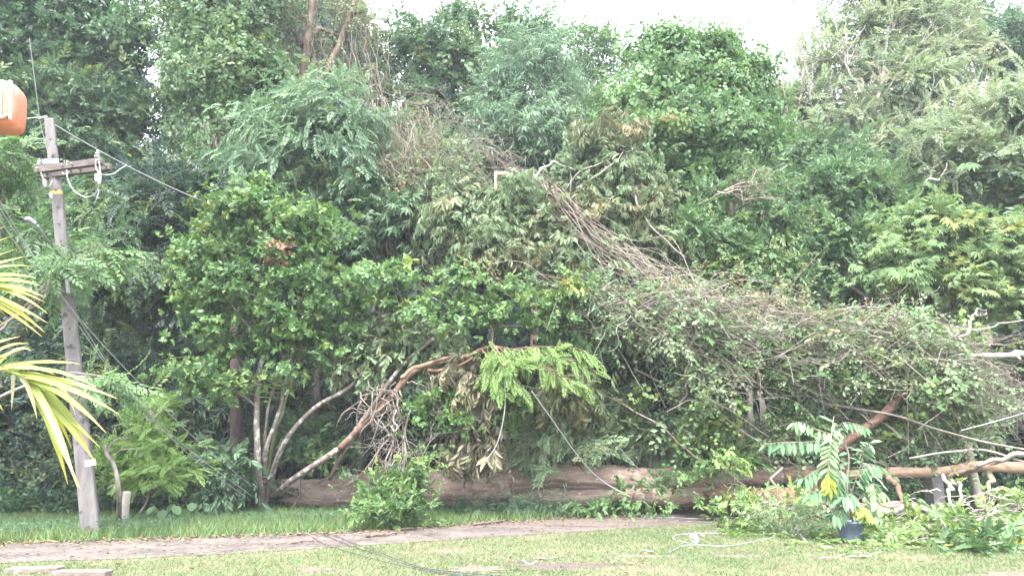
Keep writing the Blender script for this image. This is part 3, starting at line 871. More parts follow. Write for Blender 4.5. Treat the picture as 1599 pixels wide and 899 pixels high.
# leafless twiggy tree on the skyline
def bare_tree(name, label, base, paths, mat, r0, seed, cat='tree', depth=3, ln=1.0, group=None, twn=9):
    r = np.random.default_rng(seed)
    root = thing(name, label, cat, base, group)
    for k, p in enumerate(paths):
        mb = MB()
        q = smooth_path(p, 22, .08, r)
        tube(mb, q, np.linspace(r0, r0 * .25, 22), 7, rough=.1, r=r)

        def rec(p0, d, L, rd, lev):
            e = p0 + d * L + r.normal(0, .12, 3) * L
            s = smooth_path([p0, (p0 + e) / 2 + r.normal(0, .1, 3) * L, e], 7, 0, r)
            tube(mb, s, np.linspace(rd, rd * .5, 7), 4, r=r)
            if lev:
                for _ in range(r.integers(2, 4)):
                    rec(s[r.integers(3, 7)], nrm(d + r.normal(0, .5, 3)), L * .62, rd * .6, lev - 1)
        tg = nrm(np.gradient(q, axis=0))
        for i in r.integers(7, 22, twn):
            rec(q[i], nrm(tg[i] * .6 + r.normal(0, .7, 3)), ln * r.uniform(.5, 1), r0 * .32, depth - 1)
        mb.build('trunk' if k == 0 else 'limb', mat, root)
    return root


bare_tree('bare_tree', 'thin leafless grey tree on the skyline right of the vine dome', (P(1235, 400, 29)[0], 29, 0),
          [[(P(1235, 400, 29)[0], 29, -.1), P(1240, 330, 29), P(1232, 200, 29), P(1215, 110, 29)], [P(1234, 230, 29), P(1250, 150, 29), P(1258, 90, 29)], [P(1236, 260, 29), P(1205, 200, 29), P(1200, 140, 29)]],
          BK['grey'], .075, 3, ln=1.5)
bare_tree('bare_tree', 'thin leafless twigs rising above the narrow tree at the skyline centre', (P(918, 300, 34.5)[0], 34.5, 0),
          [[(P(918, 300, 34.5)[0], 34.5, -.1), P(920, 200, 34.5), P(918, 110, 34.5), P(915, 50, 34.5)]], BK['grey'], .07, 4, ln=1.2)
bare_tree('dead_branch', 'wide spread of dead tan twigs above the dark hollow right of the snapped tree', P(1110, 310, 19.6),
          [[P(1090, 320, 19.8), P(1120, 300, 19.6), P(1160, 290, 19.5), P(1210, 292, 19.5)], [P(1120, 300, 19.6), P(1160, 305, 19.4), P(1200, 312, 19.4)], [P(1130, 298, 19.6), P(1170, 278, 19.6), P(1190, 268, 19.6)]], BK['vine'], .025, 6, 'branch', ln=.6, twn=14)
bare_tree('dead_branch', 'white bleached forked dead branch in the trees below the pale airy tree', P(1405, 330, 21.6),
          [[P(1440, 300, 21.6), P(1450, 275, 21.4), P(1446, 262, 21.4), P(1470, 258, 21.3)], [P(1450, 280, 21.4), P(1470, 275, 21.3), P(1482, 255, 21.3)]], BK['white'], .04, 5, 'branch', ln=.5, twn=5)

# ------------------------------------------------------------------ understorey shrubs, canopy shade put into their leaf colour
US = 'shaded understorey shrubs'
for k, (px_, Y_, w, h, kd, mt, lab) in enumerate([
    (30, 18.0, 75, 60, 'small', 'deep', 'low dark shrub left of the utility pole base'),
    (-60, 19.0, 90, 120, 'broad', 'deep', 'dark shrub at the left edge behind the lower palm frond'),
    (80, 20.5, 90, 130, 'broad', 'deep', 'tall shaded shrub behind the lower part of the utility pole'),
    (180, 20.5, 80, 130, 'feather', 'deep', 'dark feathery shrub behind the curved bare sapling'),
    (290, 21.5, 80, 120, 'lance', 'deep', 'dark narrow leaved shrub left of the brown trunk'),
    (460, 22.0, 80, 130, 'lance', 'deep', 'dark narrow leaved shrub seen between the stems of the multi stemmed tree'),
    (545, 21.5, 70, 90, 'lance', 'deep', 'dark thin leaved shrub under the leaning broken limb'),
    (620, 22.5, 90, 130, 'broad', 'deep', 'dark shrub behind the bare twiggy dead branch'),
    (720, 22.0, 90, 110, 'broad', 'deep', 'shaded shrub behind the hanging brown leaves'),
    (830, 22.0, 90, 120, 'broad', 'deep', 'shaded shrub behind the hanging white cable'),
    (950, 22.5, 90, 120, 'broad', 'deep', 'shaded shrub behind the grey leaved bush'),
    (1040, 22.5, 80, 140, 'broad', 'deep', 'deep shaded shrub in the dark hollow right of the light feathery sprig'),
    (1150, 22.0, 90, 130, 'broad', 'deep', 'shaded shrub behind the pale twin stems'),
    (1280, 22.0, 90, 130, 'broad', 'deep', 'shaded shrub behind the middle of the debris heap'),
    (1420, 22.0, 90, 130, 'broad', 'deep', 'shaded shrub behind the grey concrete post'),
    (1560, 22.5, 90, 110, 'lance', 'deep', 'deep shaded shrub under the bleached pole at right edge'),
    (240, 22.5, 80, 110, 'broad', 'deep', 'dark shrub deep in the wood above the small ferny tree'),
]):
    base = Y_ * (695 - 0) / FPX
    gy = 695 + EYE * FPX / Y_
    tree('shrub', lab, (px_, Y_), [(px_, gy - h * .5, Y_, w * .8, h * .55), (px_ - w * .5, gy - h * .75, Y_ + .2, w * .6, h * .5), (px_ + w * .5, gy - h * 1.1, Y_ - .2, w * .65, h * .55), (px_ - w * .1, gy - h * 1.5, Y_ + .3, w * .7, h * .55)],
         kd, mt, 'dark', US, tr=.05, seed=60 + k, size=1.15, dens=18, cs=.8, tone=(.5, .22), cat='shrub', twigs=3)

# ------------------------------------------------------------------ the fallen and broken trees
# drying crown of the snapped tree in the centre
r = np.random.default_rng(77)
snap = tree('snapped_tree', 'snapped tree whose drying grey green crown hangs in the middle of the forest edge', (905, 21),
            [(940, 240, 20.2, 60, 45), (1000, 290, 20, 60, 52), (895, 300, 19.8, 40, 48), (960, 340, 19.8, 65, 48), (820, 320, 19.2, 55, 42), (770, 380, 19, 60, 48), (850, 395, 19, 60, 45), (715, 350, 19.4, 50, 45), (930, 410, 19.2, 60, 38), (1020, 370, 19.6, 45, 50), (700, 290, 20.2, 50, 40)],
            'oblong', 'grey', 'brown', tr=.2, seed=80, size=.95, dens=26, cs=.7, tone=(.46, .22), hue=(.03, .13), droop=.9, inner=.35, trunk=[(900, 600, 20.8), (880, 420, 20.6), (840, 300, 20.4)])
mb = MB()
crown(mb, LB([(960, 215, 19.6, 50, 36), (800, 415, 18.4, 60, 35), (1010, 330, 19.2, 45, 40), (905, 330, 19.0, 55, 30), (860, 440, 18.4, 50, 25)]), 'oblong', 12, .95, .9, .6, 81, tone=(.4, .2), hue=(.15, .25))
mb.build('wilted_foliage', LM['olive'], snap, smooth=False)
mb = MB()
tube(mb, smooth_path([P(775, 300, 18.9), P(774, 272, 18.9)], 5), .045, 7, rough=.2)
tube(mb, smooth_path([P(772, 271, 18.9), P(806, 274, 19), P(830, 282, 19.1)], 8), [.07, .03], 7, rough=.2)
mb.build('split_wood', BK['split'], snap)
for pts, rr, mt in [([P(832, 280, 18.9), P(850, 262, 18.8), P(866, 254, 18.8), P(898, 266, 19)], (.035, .015), 'white'),
                    ([P(880, 300, 19), P(905, 270, 18.9), P(935, 255, 19), P(985, 235, 19.4)], (.03, .01), 'twig'),
                    ([P(890, 302, 19), P(892, 275, 19), P(890, 262, 19)], (.02, .008), 'twig'),
                    ([P(900, 295, 18.9), P(950, 262, 18.9), P(975, 235, 19)], (.03, .01), 'vine'),
                    ([P(990, 300, 18.9), P(1000, 330, 18.8), P(1030, 365, 18.7), P(1070, 400, 18.6)], (.03, .02), 'twig')]:
    limb_obj(snap, pts, rr[0], rr[1], BK[mt], None, r, 0, wob=.03)

# bundle of snapped vines sliding down from the snapped tree to the heap
vb = thing('vine_bundle', 'bundle of long bare brown vines slanting down from the snapped tree to the heap', 'vines', P(1060, 440, 18.2))
r = np.random.default_rng(90)
for k in range(46):
    a, b, c, d = [r.normal(0, 1, 2) for _ in range(4)]
    w = r.uniform(-1.5, 1.5)
    s0 = r.uniform(0, .22)
    pts = [P(815 + 45 * s0 / .2 + 8 * a[0], 272 + 28 * s0 / .2 + 10 * w + 4 * a[1], 19 + .2 * a[0]), P(880 + 10 * b[0], 325 + 11 * w + 6 * b[1], 18.7 + .15 * b[1]), P(960 + 12 * c[0], 395 + 15 * w + 7 * c[1], 18.4 + .15 * c[0]),
           P(1020 + 14 * d[0], 430 + 15 * w + 8 * d[1], 18.1 + .2 * d[0])]
    pts.append(P(r.uniform(1050, 1130), r.uniform(445, 500), 17.6))
    if k % 2: pts.append(P(r.uniform(1130, 1260), r.uniform(470, 540), 17.1))
    mb = MB()
    tube(mb, smooth_path(pts, 26, .11, r), r.uniform(.005, .015) * np.linspace(1, .6, 26), 5, r=r)
    mb.build('vine', BK['vine' if k % 3 else 'twig'], vb)

# brown curtain of hanging vines at left centre
cv = thing('vine_curtain', 'tangled curtain of thin brown vines hanging between the feathery tree and the snapped tree', 'vines', (P(640, 400, 20.4)[0], 20.4, 0))
r = np.random.default_rng(91)
m = MB()
for k in range(100):
    x0 = r.uniform(585, 680) if k % 3 else r.uniform(570, 640)
    y0 = r.uniform(150, 330)
    L_ = r.uniform(60, 200)
    sl = r.uniform(.0, .75)
    Y_ = r.uniform(19.6, 20.8)
    pts = [P(x0, y0, Y_ + .6), P(x0 + sl * L_ * .3 + r.normal(0, 8), y0 + L_ * .35, Y_ + .3), P(x0 + sl * L_ * .7 + r.normal(0, 10), y0 + L_ * .7, Y_), P(x0 + sl * L_ + r.normal(0, 10), y0 + L_, Y_)]
    mb = MB()
    tube(mb, smooth_path(pts, 18, .08, r), r.uniform(.006, .017), 4, r=r)
    mb.build('vine', BK['vine'], cv)
for k in range(260):
    x0, y0, Y_ = r.uniform(570, 820), r.uniform(120, 330), r.uniform(19.4, 21)
    y0 = max(y0, 100 + (x0 - 590) * .8)
    a = r.normal(0, 1, (3, 2))
    pts = [P(x0, y0, Y_), P(x0 + 22 * a[0, 0] + 20, y0 + 14 * a[0, 1] + 12, Y_), P(x0 + 30 * a[1, 0] + 40, y0 + 18 * a[1, 1] + 24, Y_ - .2)]
    tube(m, smooth_path(pts, 9, .05, r), r.uniform(.004, .009), 3, cap=False, r=r)
tag(m.build('twigs', BK['twig'], cv), kind='stuff')
mb = MB()
crown(mb, LB([(630, 300, 20.4, 50, 60), (650, 200, 21, 45, 40), (690, 260, 20.6, 60, 35)]), 'small', 10, .9, .8, .6, 92, tone=(.4, .2), hue=(.1, .2))
mb.build('foliage', LM['olive'], cv, smooth=False)

cv2 = thing('vine_curtain', 'brown liana tangle hanging in the shade above the multi stemmed green tree', 'vines', (P(350, 300, 22.4)[0], 22.4, 0))
for k in range(60):
    x0, y0, L_, Y_ = r.uniform(300, 420), r.uniform(160, 260), r.uniform(60, 150), r.uniform(21.8, 22.6)
    pts = [P(x0, y0, Y_), P(x0 + r.normal(0, 12), y0 + L_ * .4, Y_), P(x0 + r.normal(0, 22), y0 + L_, Y_)]
    mb = MB(); tube(mb, smooth_path(pts, 14, .1, r), r.uniform(.006, .016), 4, r=r)
    mb.build('vine', BK['vine'], cv2)
limb_obj(cv2, [P(262, 300, 22), P(310, 265, 21.9), P(345, 238, 21.9)], .075, .05, BK['grey'], None, r, 0, wob=.03)

cv3 = thing('vine_curtain', 'fine brown lianas draping the bare forked trunk under the skyline', 'vines', (P(510, 200, 26)[0], 26, 0))
for k in range(70):
    x0, y0, L_, Y_ = r.uniform(440, 590), r.uniform(-20, 120), r.uniform(80, 220), r.uniform(25.6, 26.2)
    pts = [P(x0, y0, Y_), P(x0 + r.normal(6, 8), y0 + L_ * .4, Y_), P(x0 + r.normal(14, 18), y0 + L_, Y_)]
    mb = MB(); tube(mb, smooth_path(pts, 14, .12, r), r.uniform(.008, .02), 4, r=r)
    mb.build('vine', BK['vine' if k % 2 else 'brown'], cv3)

# the big fallen tree --------------------------------------------------
r = np.random.default_rng(101)
ft = thing('fallen_tree', 'huge uprooted tree trunk lying across the verge with its crown heaped at the right', 'fallen tree', (P(460, 768, 19.4)[0], 19.4, 0))


def log(parent, pts, rad, mat, name, n=110, sides=30, rough=.07, torn0=False, torn1=False, r=r):
    p = smooth_path(pts, n, .05, r)
    mb = MB()
    rad = np.interp(np.linspace(0, 1, n), np.linspace(0, 1, len(rad)), rad)
    rad = rad * (1 + .05 * np.sin(np.arange(n) * .23 + r.uniform(0, 6)) + .035 * np.sin(np.arange(n) * .61 + r.uniform(0, 6)))
    tg = nrm(np.gradient(p, axis=0)); u = nrm(np.cross(tg, (0, 0, 1.))); w = np.cross(tg, u)
    a = np.linspace(0, 2 * math.pi, sides, endpoint=False)
    s = np.arange(n)[:, None]
    rr = np.ones((n, sides))
    for k in range(2, 9):
        rr += rough * 1.3 / k * np.sin(k * a[None] + r.uniform(0, 6) + s * r.normal(0, .03)) + rough * .5 / k * np.sin(s * r.uniform(.1, .5) + k * a[None])
    rr += r.normal(0, rough * .10, (n, sides))
    V = p[:, None] + (rad[:, None] * rr)[..., None] * (np.cos(a)[None, :, None] * u[:, None] + np.sin(a)[None, :, None] * w[:, None])
    for torn, e, sg in ((torn0, 0, -1), (torn1, n - 1, 1)):
        if torn:
            V[e] += tg[e] * sg * np.abs(r.normal(0, torn, sides))[:, None]
            V[e] = p[e] + (V[e] - p[e]) * r.uniform(.75, 1.0, sides)[:, None]
    V = V.reshape(-1, 3)
    i = np.arange(n - 1)[:, None] * sides; j = np.arange(sides)[None]; j2 = (j + 1) % sides
    Q = np.stack([i + j, i + j2, i + sides + j2, i + sides + j], -1).reshape(-1, 4)
    k = np.arange(sides)
    V = np.vstack([V, p[0] + tg[0] * .25 * bool(torn0), p[-1] - tg[-1] * .15 * bool(torn1)])
    T = np.vstack([np.stack([(k + 1) % sides, k, np.full(sides, n * sides)], -1), np.stack([(n - 1) * sides + k, (n - 1) * sides + (k + 1) % sides, np.full(sides, n * sides + 1)], -1)])
    mb.add(V, Q, T)
    return mb.build(name, mat, parent)


log(ft, [P(455, 768, 19.5), P(560, 768, 19.2), P(680, 762, 18.9), P(800, 758, 18.6)], (.36, .40, .39, .36), BK['log'], 'trunk', torn0=.35)
log(ft, [P(740, 760, 18.7), P(860, 748, 18.5), P(1000, 744, 18.3), P(1130, 739, 18.0), P(1275, 740, 17.4)], (.36, .30, .30, .23, .15), BK['log'], 'limb')
log(ft, [P(1225, 741, 17.55), P(1360, 738, 16.8), P(1480, 734, 16.2), P(1560, 729, 15.8), P(1680, 735, 15.4)], (.13, .105, .11, .115, .09), BK['bare'], 'limb', sides=20)
log(ft, [P(740, 778, 18.9), P(860, 776, 18.6), P(1000, 772, 18.3), P(1130, 775, 18.0), P(1290, 786, 17.2)], (.30, .25, .26, .26, .22), BK['log'], 'limb', torn1=.3)
log(ft, [P(1120, 772, 17.6), P(1215, 783, 17.2), P(1290, 787, 16.8), P(1400, 792, 16.4)], (.20, .24, .2, .14), BK['red'], 'limb', sides=20, torn0=.2, torn1=.2)
log(ft, [P(1265, 772, 17.4), P(1300, 710, 16.9), P(1380, 645, 16.3), P(1430, 598, 16.2), P(1450, 570, 16.4)], (.10, .10, .095, .09, .07), BK['red'], 'limb', sides=16)
log(ft, [P(1330, 700, 17.1), P(1310, 745, 16.8), P(1290, 790, 16.2)], (.07, .08, .06), BK['brown'], 'limb', 40, 12)
log(ft, [P(1350, 780, 15.8), P(1400, 797, 15.2), P(1450, 802, 15), P(1540, 812, 14.4)], (.07, .06, .05, .03), BK['pale'], 'limb', 50, 12)
log(ft, [P(1385, 745, 16.5), P(1410, 775, 16.2), P(1440, 800, 15.9)], (.06, .055, .05), BK['red'], 'limb', 40, 12)
log(ft, [P(1540, 728, 15.9), P(1548, 745, 15.7), P(1540, 772, 15.5)], (.05, .055, .03), BK['bare'], 'limb', 30, 12)
log(ft, [P(1472, 742, 16.1), P(1482, 760, 15.8), P(1492, 800, 15.4)], (.045, .04, .02), BK['white'], 'limb', 30, 10)
log(ft, [P(1482, 742, 16.1), P(1500, 765, 15.7), P(1505, 780, 15.5)], (.035, .03, .02), BK['white'], 'limb', 30, 10)
log(ft, [P(1560, 718, 15.7), P(1480, 745, 16), ], (.05, .04), BK['brown'], 'limb', 20, 10)
log(ft, [P(1525, 727, 15.7), P(1590, 708, 15.4), P(1680, 690, 15)], (.04, .05, .04), BK['grey'], 'limb', 30, 12)
for pts, rr, mt in [([P(1290, 630, 16.6), P(1400, 650, 16.2), P(1500, 680, 15.8), P(1640, 712, 15.2)], (.03, .02), 'grey'),
                    ([P(1420, 715, 16.2), P(1480, 706, 15.9), P(1520, 702, 15.8), P(1570, 712, 15.5), P(1640, 730, 15.2)], (.022, .016), 'white'),
                    ([P(990, 575, 17.6), P(1080, 620, 17.3), P(1150, 668, 17.0), P(1185, 690, 16.8)], (.028, .016), 'twig'),
                    ([P(930, 610, 17.6), P(1000, 650, 17.4), P(1060, 690, 17.2), P(1110, 720, 17.1)], (.026, .016), 'vine'),
                    ([P(955, 495, 17.4), P(1000, 530, 17.2), P(1080, 572, 17.0), P(1130, 600, 17)], (.03, .018), 'vine'),
                    ([P(1160, 818, 14.6), P(1200, 795, 14.8), P(1215, 780, 15)], (.022, .014), 'pale'),
                    ([P(1222, 730, 17), P(1205, 755, 16.4), P(1190, 775, 16)], (.03, .016), 'twig'),
                    ([P(1060, 640, 17), P(1075, 600, 17), P(1085, 570, 17)], (.03, .02), 'twig'),
                    ([P(1120, 480, 17.2), P(1180, 470, 17), P(1235, 490, 16.8)], (.03, .015), 'vine'),
                    ([P(1420, 690, 16.4), P(1380, 660, 16.4), P(1340, 650, 16.5)], (.03, .015), 'grey')]:
    limb_obj(ft, pts, rr[0], rr[1], BK[mt], None, r, 0, wob=.05)
# small hanging root twigs on the log
for x in (628, 795, 1060, 1118, 985):
    limb_obj(ft, [P(x, 735, 18.3), P(x + 6, 760, 18.1), P(x + r.uniform(-4, 14), 790, 18.0)], .014, .008, BK['vine'], None, r, 0, name='shoot', wob=.02)

HEAP = []
hr = np.random.default_rng(205)
while len(HEAP) < 56:
    x = hr.uniform(900, 1535)
    yt = np.interp(x, [900, 960, 1040, 1100, 1200, 1300, 1400, 1480, 1540], [440, 452, 462, 478, 492, 500, 508, 528, 580])
    yb = np.interp(x, [900, 980, 1060, 1200, 1400, 1540], [490, 550, 670, 690, 685, 660])
    y = yt + 14 + (yb - yt) * hr.random() ** 1.1
    if ((x - 1020) / 52) ** 2 + ((y - 600) / 80) ** 2 < 1 or ((x - 1190) / 44) ** 2 + ((y - 625) / 52) ** 2 < 1 or ((x - 1400) / 40) ** 2 + ((y - 615) / 40) ** 2 < 1 or ((x - 1110) / 30) ** 2 + ((y - 590) / 26) ** 2 < 1 or ((x - 1300) / 30) ** 2 + ((y - 590) / 20) ** 2 < 1 or ((x - 960) / 30) ** 2 + ((y - 530) / 26) ** 2 < 1 or ((x - 1260) / 40) ** 2 + ((y - 660) / 30) ** 2 < 1: continue
    Y_ = np.interp(x, [900, 1540], [17.6, 16.3]) + hr.normal(0, .35) - .4 * (y - yt) / 200
    s = hr.uniform(16, 40)
    if y > 625: Y_ += 1.3; s *= .75
    HEAP.append((x, y, Y_, s * hr.uniform(1, 1.7), s * hr.uniform(.45, .9)))
mb = MB(); hc = crown(mb, LB(HEAP), 'small', 22, 1.05, .5, .40, 110, tone=(.8, .24), hue=(.0, .06), inner=.4, out=1.3)
mb.build('crown', LM['grey'], ft, smooth=False)
mb = MB(); crown(mb, LB([(1000, 640, 17.8, 24, 26), (1085, 655, 17.3, 30, 22), (1130, 640, 17, 36, 36), (1230, 560, 16.8, 60, 30), (1330, 560, 16.7, 60, 40), (1420, 620, 16.5, 50, 36), (1490, 660, 16.4, 30, 18), (1390, 670, 16.6, 40, 20), (1160, 560, 16.9, 36, 30), (1230, 665, 17.2, 30, 20), (1100, 690, 17.4, 50, 14), (1500, 530, 16.6, 40, 30)]),
                  'heart', 15, .66, .6, .42, 111, tone=(.5, .24), hue=(.0, .08), out=1.2)
mb.build('vine_leaves', LM['lime'], ft, smooth=False)
mb = MB(); crown(mb, LB([(1010, 470, 17.2, 50, 26), (1100, 530, 16.9, 60, 30), (1200, 570, 16.7, 60, 36), (1290, 600, 16.6, 50, 36), (1380, 570, 16.5, 50, 30), (1075, 570, 17.1, 24, 34), (1460, 620, 16.3, 40, 40), (1320, 500, 16.8, 60, 22), (1240, 650, 16.9, 34, 24), (1440, 530, 16.5, 50, 24)]),
                  'broad', 20, .7, .5, .42, 112, tone=(.6, .24), hue=(.0, .06), out=1.2); mb.build('leaf_sprigs', LM['bright'], ft, smooth=False)
mb = MB(); crown(mb, LB([(1060, 655, 17.6, 26, 34), (1100, 690, 17.8, 34, 22), (1135, 680, 17.9, 26, 30), (1225, 690, 17.5, 34, 22), (1010, 690, 18.3, 40, 22), (1395, 690, 16.9, 36, 24), (1440, 690, 16.8, 36, 30), (1490, 690, 16.6, 34, 24), (1270, 690, 17.4, 34, 30), (1330, 690, 17.2, 40, 24), (980, 640, 18.3, 24, 40), (1540, 640, 16.5, 20, 30)]),
                  'small', 18, 1.1, .9, .36, 116, tone=(.6, .24), hue=(.0, .08), out=1.3); mb.build('hanging_leaves', LM['grey'], ft, smooth=False)
mb = MB(); crown(mb, LB([(1330, 540, 16.6, 90, 40), (1180, 490, 17, 90, 30), (1080, 470, 17.2, 70, 25), (1440, 590, 16.4, 60, 50)]), 'small', 9, 1.0, .3, .6, 113, tone=(.6, .2), hue=(.15, .25))
mb.build('withered_leaves', LM['olive'], ft, smooth=False)
allc = np.vstack(hc)
for k in range(90):          # vines thrown over the heap
    x0 = r.uniform(960, 1460)
    y0 = np.interp(x0, [960, 1080, 1250, 1400, 1520], [440, 455, 485, 500, 540]) + r.uniform(-8, 70)
    L_ = r.uniform(60, 210) * r.choice([1, 1, -.6]); Y_ = np.interp(x0, [960, 1500], [17.0, 15.9]) + r.normal(0, .25)
    sl = r.normal(.12, .22)
    pts = [P(x0, y0, Y_), P(x0 + L_ * .33, y0 + sl * L_ * .2 + r.normal(-6, 8), Y_ - .15), P(x0 + L_ * .66, y0 + sl * L_ * .6 + r.normal(-2, 9), Y_ - .2), P(x0 + L_, y0 + sl * L_ + r.uniform(0, 30), Y_)]
    mb = MB(); tube(mb, smooth_path(pts, 20, .09, r), r.uniform(.006, .018) * np.linspace(1, .6, 20), 5, r=r)
    mb.build('vine', BK[('vine', 'twig', 'grey', 'vine', 'pale')[k % 5]], ft)
m = MB()
for k in range(1700):
    c = allc[r.integers(len(allc))] + r.normal(0, .25, 3) + (0, -.25, .05)
    d = np.array((1., -.1, -.28)) * r.choice([1, 1, 1, -.7]) + r.normal(0, 1, 3) * (.3, .3, .30)
    L_ = r.uniform(.4, 2.0)
    pts = [c, c + nrm(d) * L_ * .5 + r.normal(0, .06, 3) + (0, 0, .05 * L_), c + nrm(d + r.normal(0, .25, 3)) * L_ - (0, 0, .10 * L_)]
    tube(m, smooth_path(pts, 8, 0.025, r), r.uniform(.0035, .009), 3, cap=False, r=r)
tag(m.build('twigs', BK['twig'], ft), kind='stuff')
# foliage on and under the trunk
mb = MB(); crown(mb, LB([(1010, 775, 17.3, 36, 26), (1065, 760, 17.2, 28, 24), (930, 795, 17.6, 40, 10), (1120, 722, 17.2, 60, 8), (1090, 797, 16.8, 24, 12)]), 'broad6', 20, .62, .4, .4, 114, tone=(.6, .2), hue=(0, .08))
mb.build('leaf_shoots', LM['bright'], ft, smooth=False)
mb = MB(); crown(mb, LB([(780, 793, 17.9, 60, 18), (840, 796, 17.9, 40, 14)]), 'lance', 40, .8, .9, .4, 115, tone=(.7, .2))
mb.build('crushed_fern', LM['teal'], ft, smooth=False)

# debris in front of the trunk at right: fallen boughs, each a thing
r = np.random.default_rng(120)


def bough(label, pts, lobes, kind, mat, bark, seed, dens=30, size=.7, group='fallen boughs', hue=(.02, .08), tone=(.55, .22), rad=.03, tw=40, cs=.45, cat='branch', droop=.4, **kw):
    rr = np.random.default_rng(seed)
    p0 = np.array(pts[0]); b = (p0[0], p0[1], 0 if p0[2] < 1.2 else p0[2])
    root = thing('fallen_bough', label, cat, b, group)
    lb = LB(lobes)
    mb = MB(); cl = np.vstack(crown(mb, lb, kind, dens, size, droop, cs, seed, tone=tone, hue=hue, **kw))
    mb.build('foliage', LM[mat], root, smooth=False)
    mb = MB()
    p = smooth_path(pts, 20, .05, rr)
    tube(mb, p, np.linspace(rad, rad * .4, 20), 7, rough=.1, r=rr)
    for c in cl[rr.permutation(len(cl))[:tw]]:
        a = p[rr.integers(3, 20)]
        tube(mb, smooth_path([a, (a + c) / 2 + rr.normal(0, .1, 3), c], 8, .04, rr), np.linspace(rad * .35, .004, 8), 4, r=rr)
    mb.build('branch', BK[bark], root)
    return root


bough('leafy bough hanging down over the left part of the big trunk to the path edge', [P(640, 640, 17.2), P(632, 700, 16.6), P(622, 760, 15.6), P(610, 800, 14.9)],
      [(600, 782, 15.4, 36, 26), (640, 750, 15.8, 28, 24), (575, 802, 14.9, 32, 16), (635, 798, 14.9, 30, 20), (612, 745, 15.8, 26, 20), (660, 728, 16.2, 20, 16)], 'broad6', 'gloss', 'twig', 121, dens=78, size=.47, group=None, hue=(.03, .12), tone=(.42, .24))
bough('light green bough in front of the trunk beside the pale cable', [P(1250, 790, 15.6), P(1200, 800, 15), P(1150, 800, 14.6)],
      [(1185, 795, 15.0, 26, 11), (1150, 806, 14.8, 30, 10), (1212, 810, 14.6, 34, 10), (1238, 785, 15.6, 18, 12)], 'broad6', 'lime', 'twig', 122, size=.6)
bough('twiggy brown and green bough left of the plant pot', [P(1320, 780, 14.6), P(1270, 810, 14), P(1240, 835, 13.6)],
      [(1260, 820, 14, 40, 16), (1218, 820, 14, 30, 11), (1288, 805, 14.4, 24, 20)], 'small', 'grey', 'twig', 123, size=.8, tw=90, rad=.022)
bough('yellow green bough lying right of the plant pot behind the tape', [P(1560, 800, 14.6), P(1490, 815, 14), P(1420, 830, 13.2)],
      [(1440, 818, 13.8, 44, 13), (1500, 818, 13.8, 44, 11), (1400, 834, 13, 36, 9), (1470, 835, 13, 44, 8)], 'broad6', 'lime', 'pale', 124, size=.65, tw=60)
bough('green leafy bough lying at the right edge under the stripped limb', [P(1640, 770, 14.8), P(1580, 790, 14.6), P(1530, 800, 14.4)],
      [(1560, 778, 14.8, 36, 15), (1600, 802, 14.4, 36, 14), (1545, 818, 13.8, 40, 10), (1650, 790, 14.4, 45, 30)], 'broad6', 'lime', 'pale', 125, size=.6, tw=60)
bough('leafy bough caught on the middle of the trunk above the white scrap', [P(1110, 700, 17), P(1130, 745, 16.8), P(1150, 775, 16.6)],
      [(1140, 722, 16.6, 30, 7), (1170, 772, 16.4, 14, 10)], 'broad6', 'lime', 'twig', 126, size=.62)
bough('wide flat leaved sprig on the grass by the tape at right', [P(1560, 845, 12.4), P(1530, 852, 12.2), P(1500, 858, 12)],
      [(1550, 858, 12.1, 40, 7), (1500, 856, 12.1, 24, 5)], 'broad6', 'mid', 'pale', 127, size=.9, tw=10, dens=26, rad=.015)

# grey stripped twigs over the debris
for k in range(46):
    x0, y0 = r.uniform(1380, 1600), r.uniform(765, 845)
    Y_ = np.interp(y0, [765, 845], [15, 12.7]); L_ = r.uniform(25, 90) * r.choice([-1, 1])
    a = r.normal(0, 1, 4)
    pts = [P(x0, y0, Y_), P(x0 + L_ * .5, y0 - 6 + 9 * a[0], Y_ + .1 * a[1]), P(x0 + L_, y0 + 10 * a[2], Y_ + .2 * a[3])]
    pts = [np.array((p[0], p[1], max(p[2], .02))) for p in pts]
    mb = MB(); tube(mb, smooth_path(pts, 10, .03, r), r.uniform(.006, .02) * np.linspace(1, .5, 10), 5, r=r)
    o = mb.build('stripped_twig', BK[('pale', 'grey', 'twig')[k % 3]])
    tag(o, 'bare pale twig among the broken branches at right behind the tape', 'twig', 'stripped twigs in the debris')

# broken limb leaning from behind the multi stemmed tree into the hanging greenery
r = np.random.default_rng(130)
bl = thing('broken_limb', 'reddish brown splintered limb leaning up to the right over the big trunk', 'branch', P(535, 690, 17.6))
for pts, rr, mt in [([P(530, 700, 17.5), P(562, 668, 17.3), P(600, 632, 17.1), P(640, 585, 16.9), P(672, 568, 16.8)], (.075, .09, .085, .065), 'red'),
                    ([P(660, 575, 16.8), P(700, 560, 16.7), P(745, 548, 16.6), P(772, 541, 16.5)], (.055, .045, .04, .03), 'red'),
                    ([P(668, 577, 16.7), P(700, 578, 16.6), P(740, 556, 16.5)], (.035, .035, .02), 'red'),
                    ([P(626, 590, 16.8), P(660, 570, 16.7), P(712, 553, 16.6)], (.04, .045, .03), 'bare'),
                    ([P(515, 748, 17.9), P(540, 700, 17.6), P(575, 655, 17.3), P(598, 628, 17.1)], (.05, .055, .05), 'brown'),
                    ([P(565, 660, 17.1), P(590, 625, 17), P(600, 600, 17)], (.03, .03, .02), 'brown')]:
    mb = MB(); tube(mb, smooth_path(pts, 24, .03, r), rr, 10, rough=.16, r=r)
    mb.build('limb', BK[mt], bl)
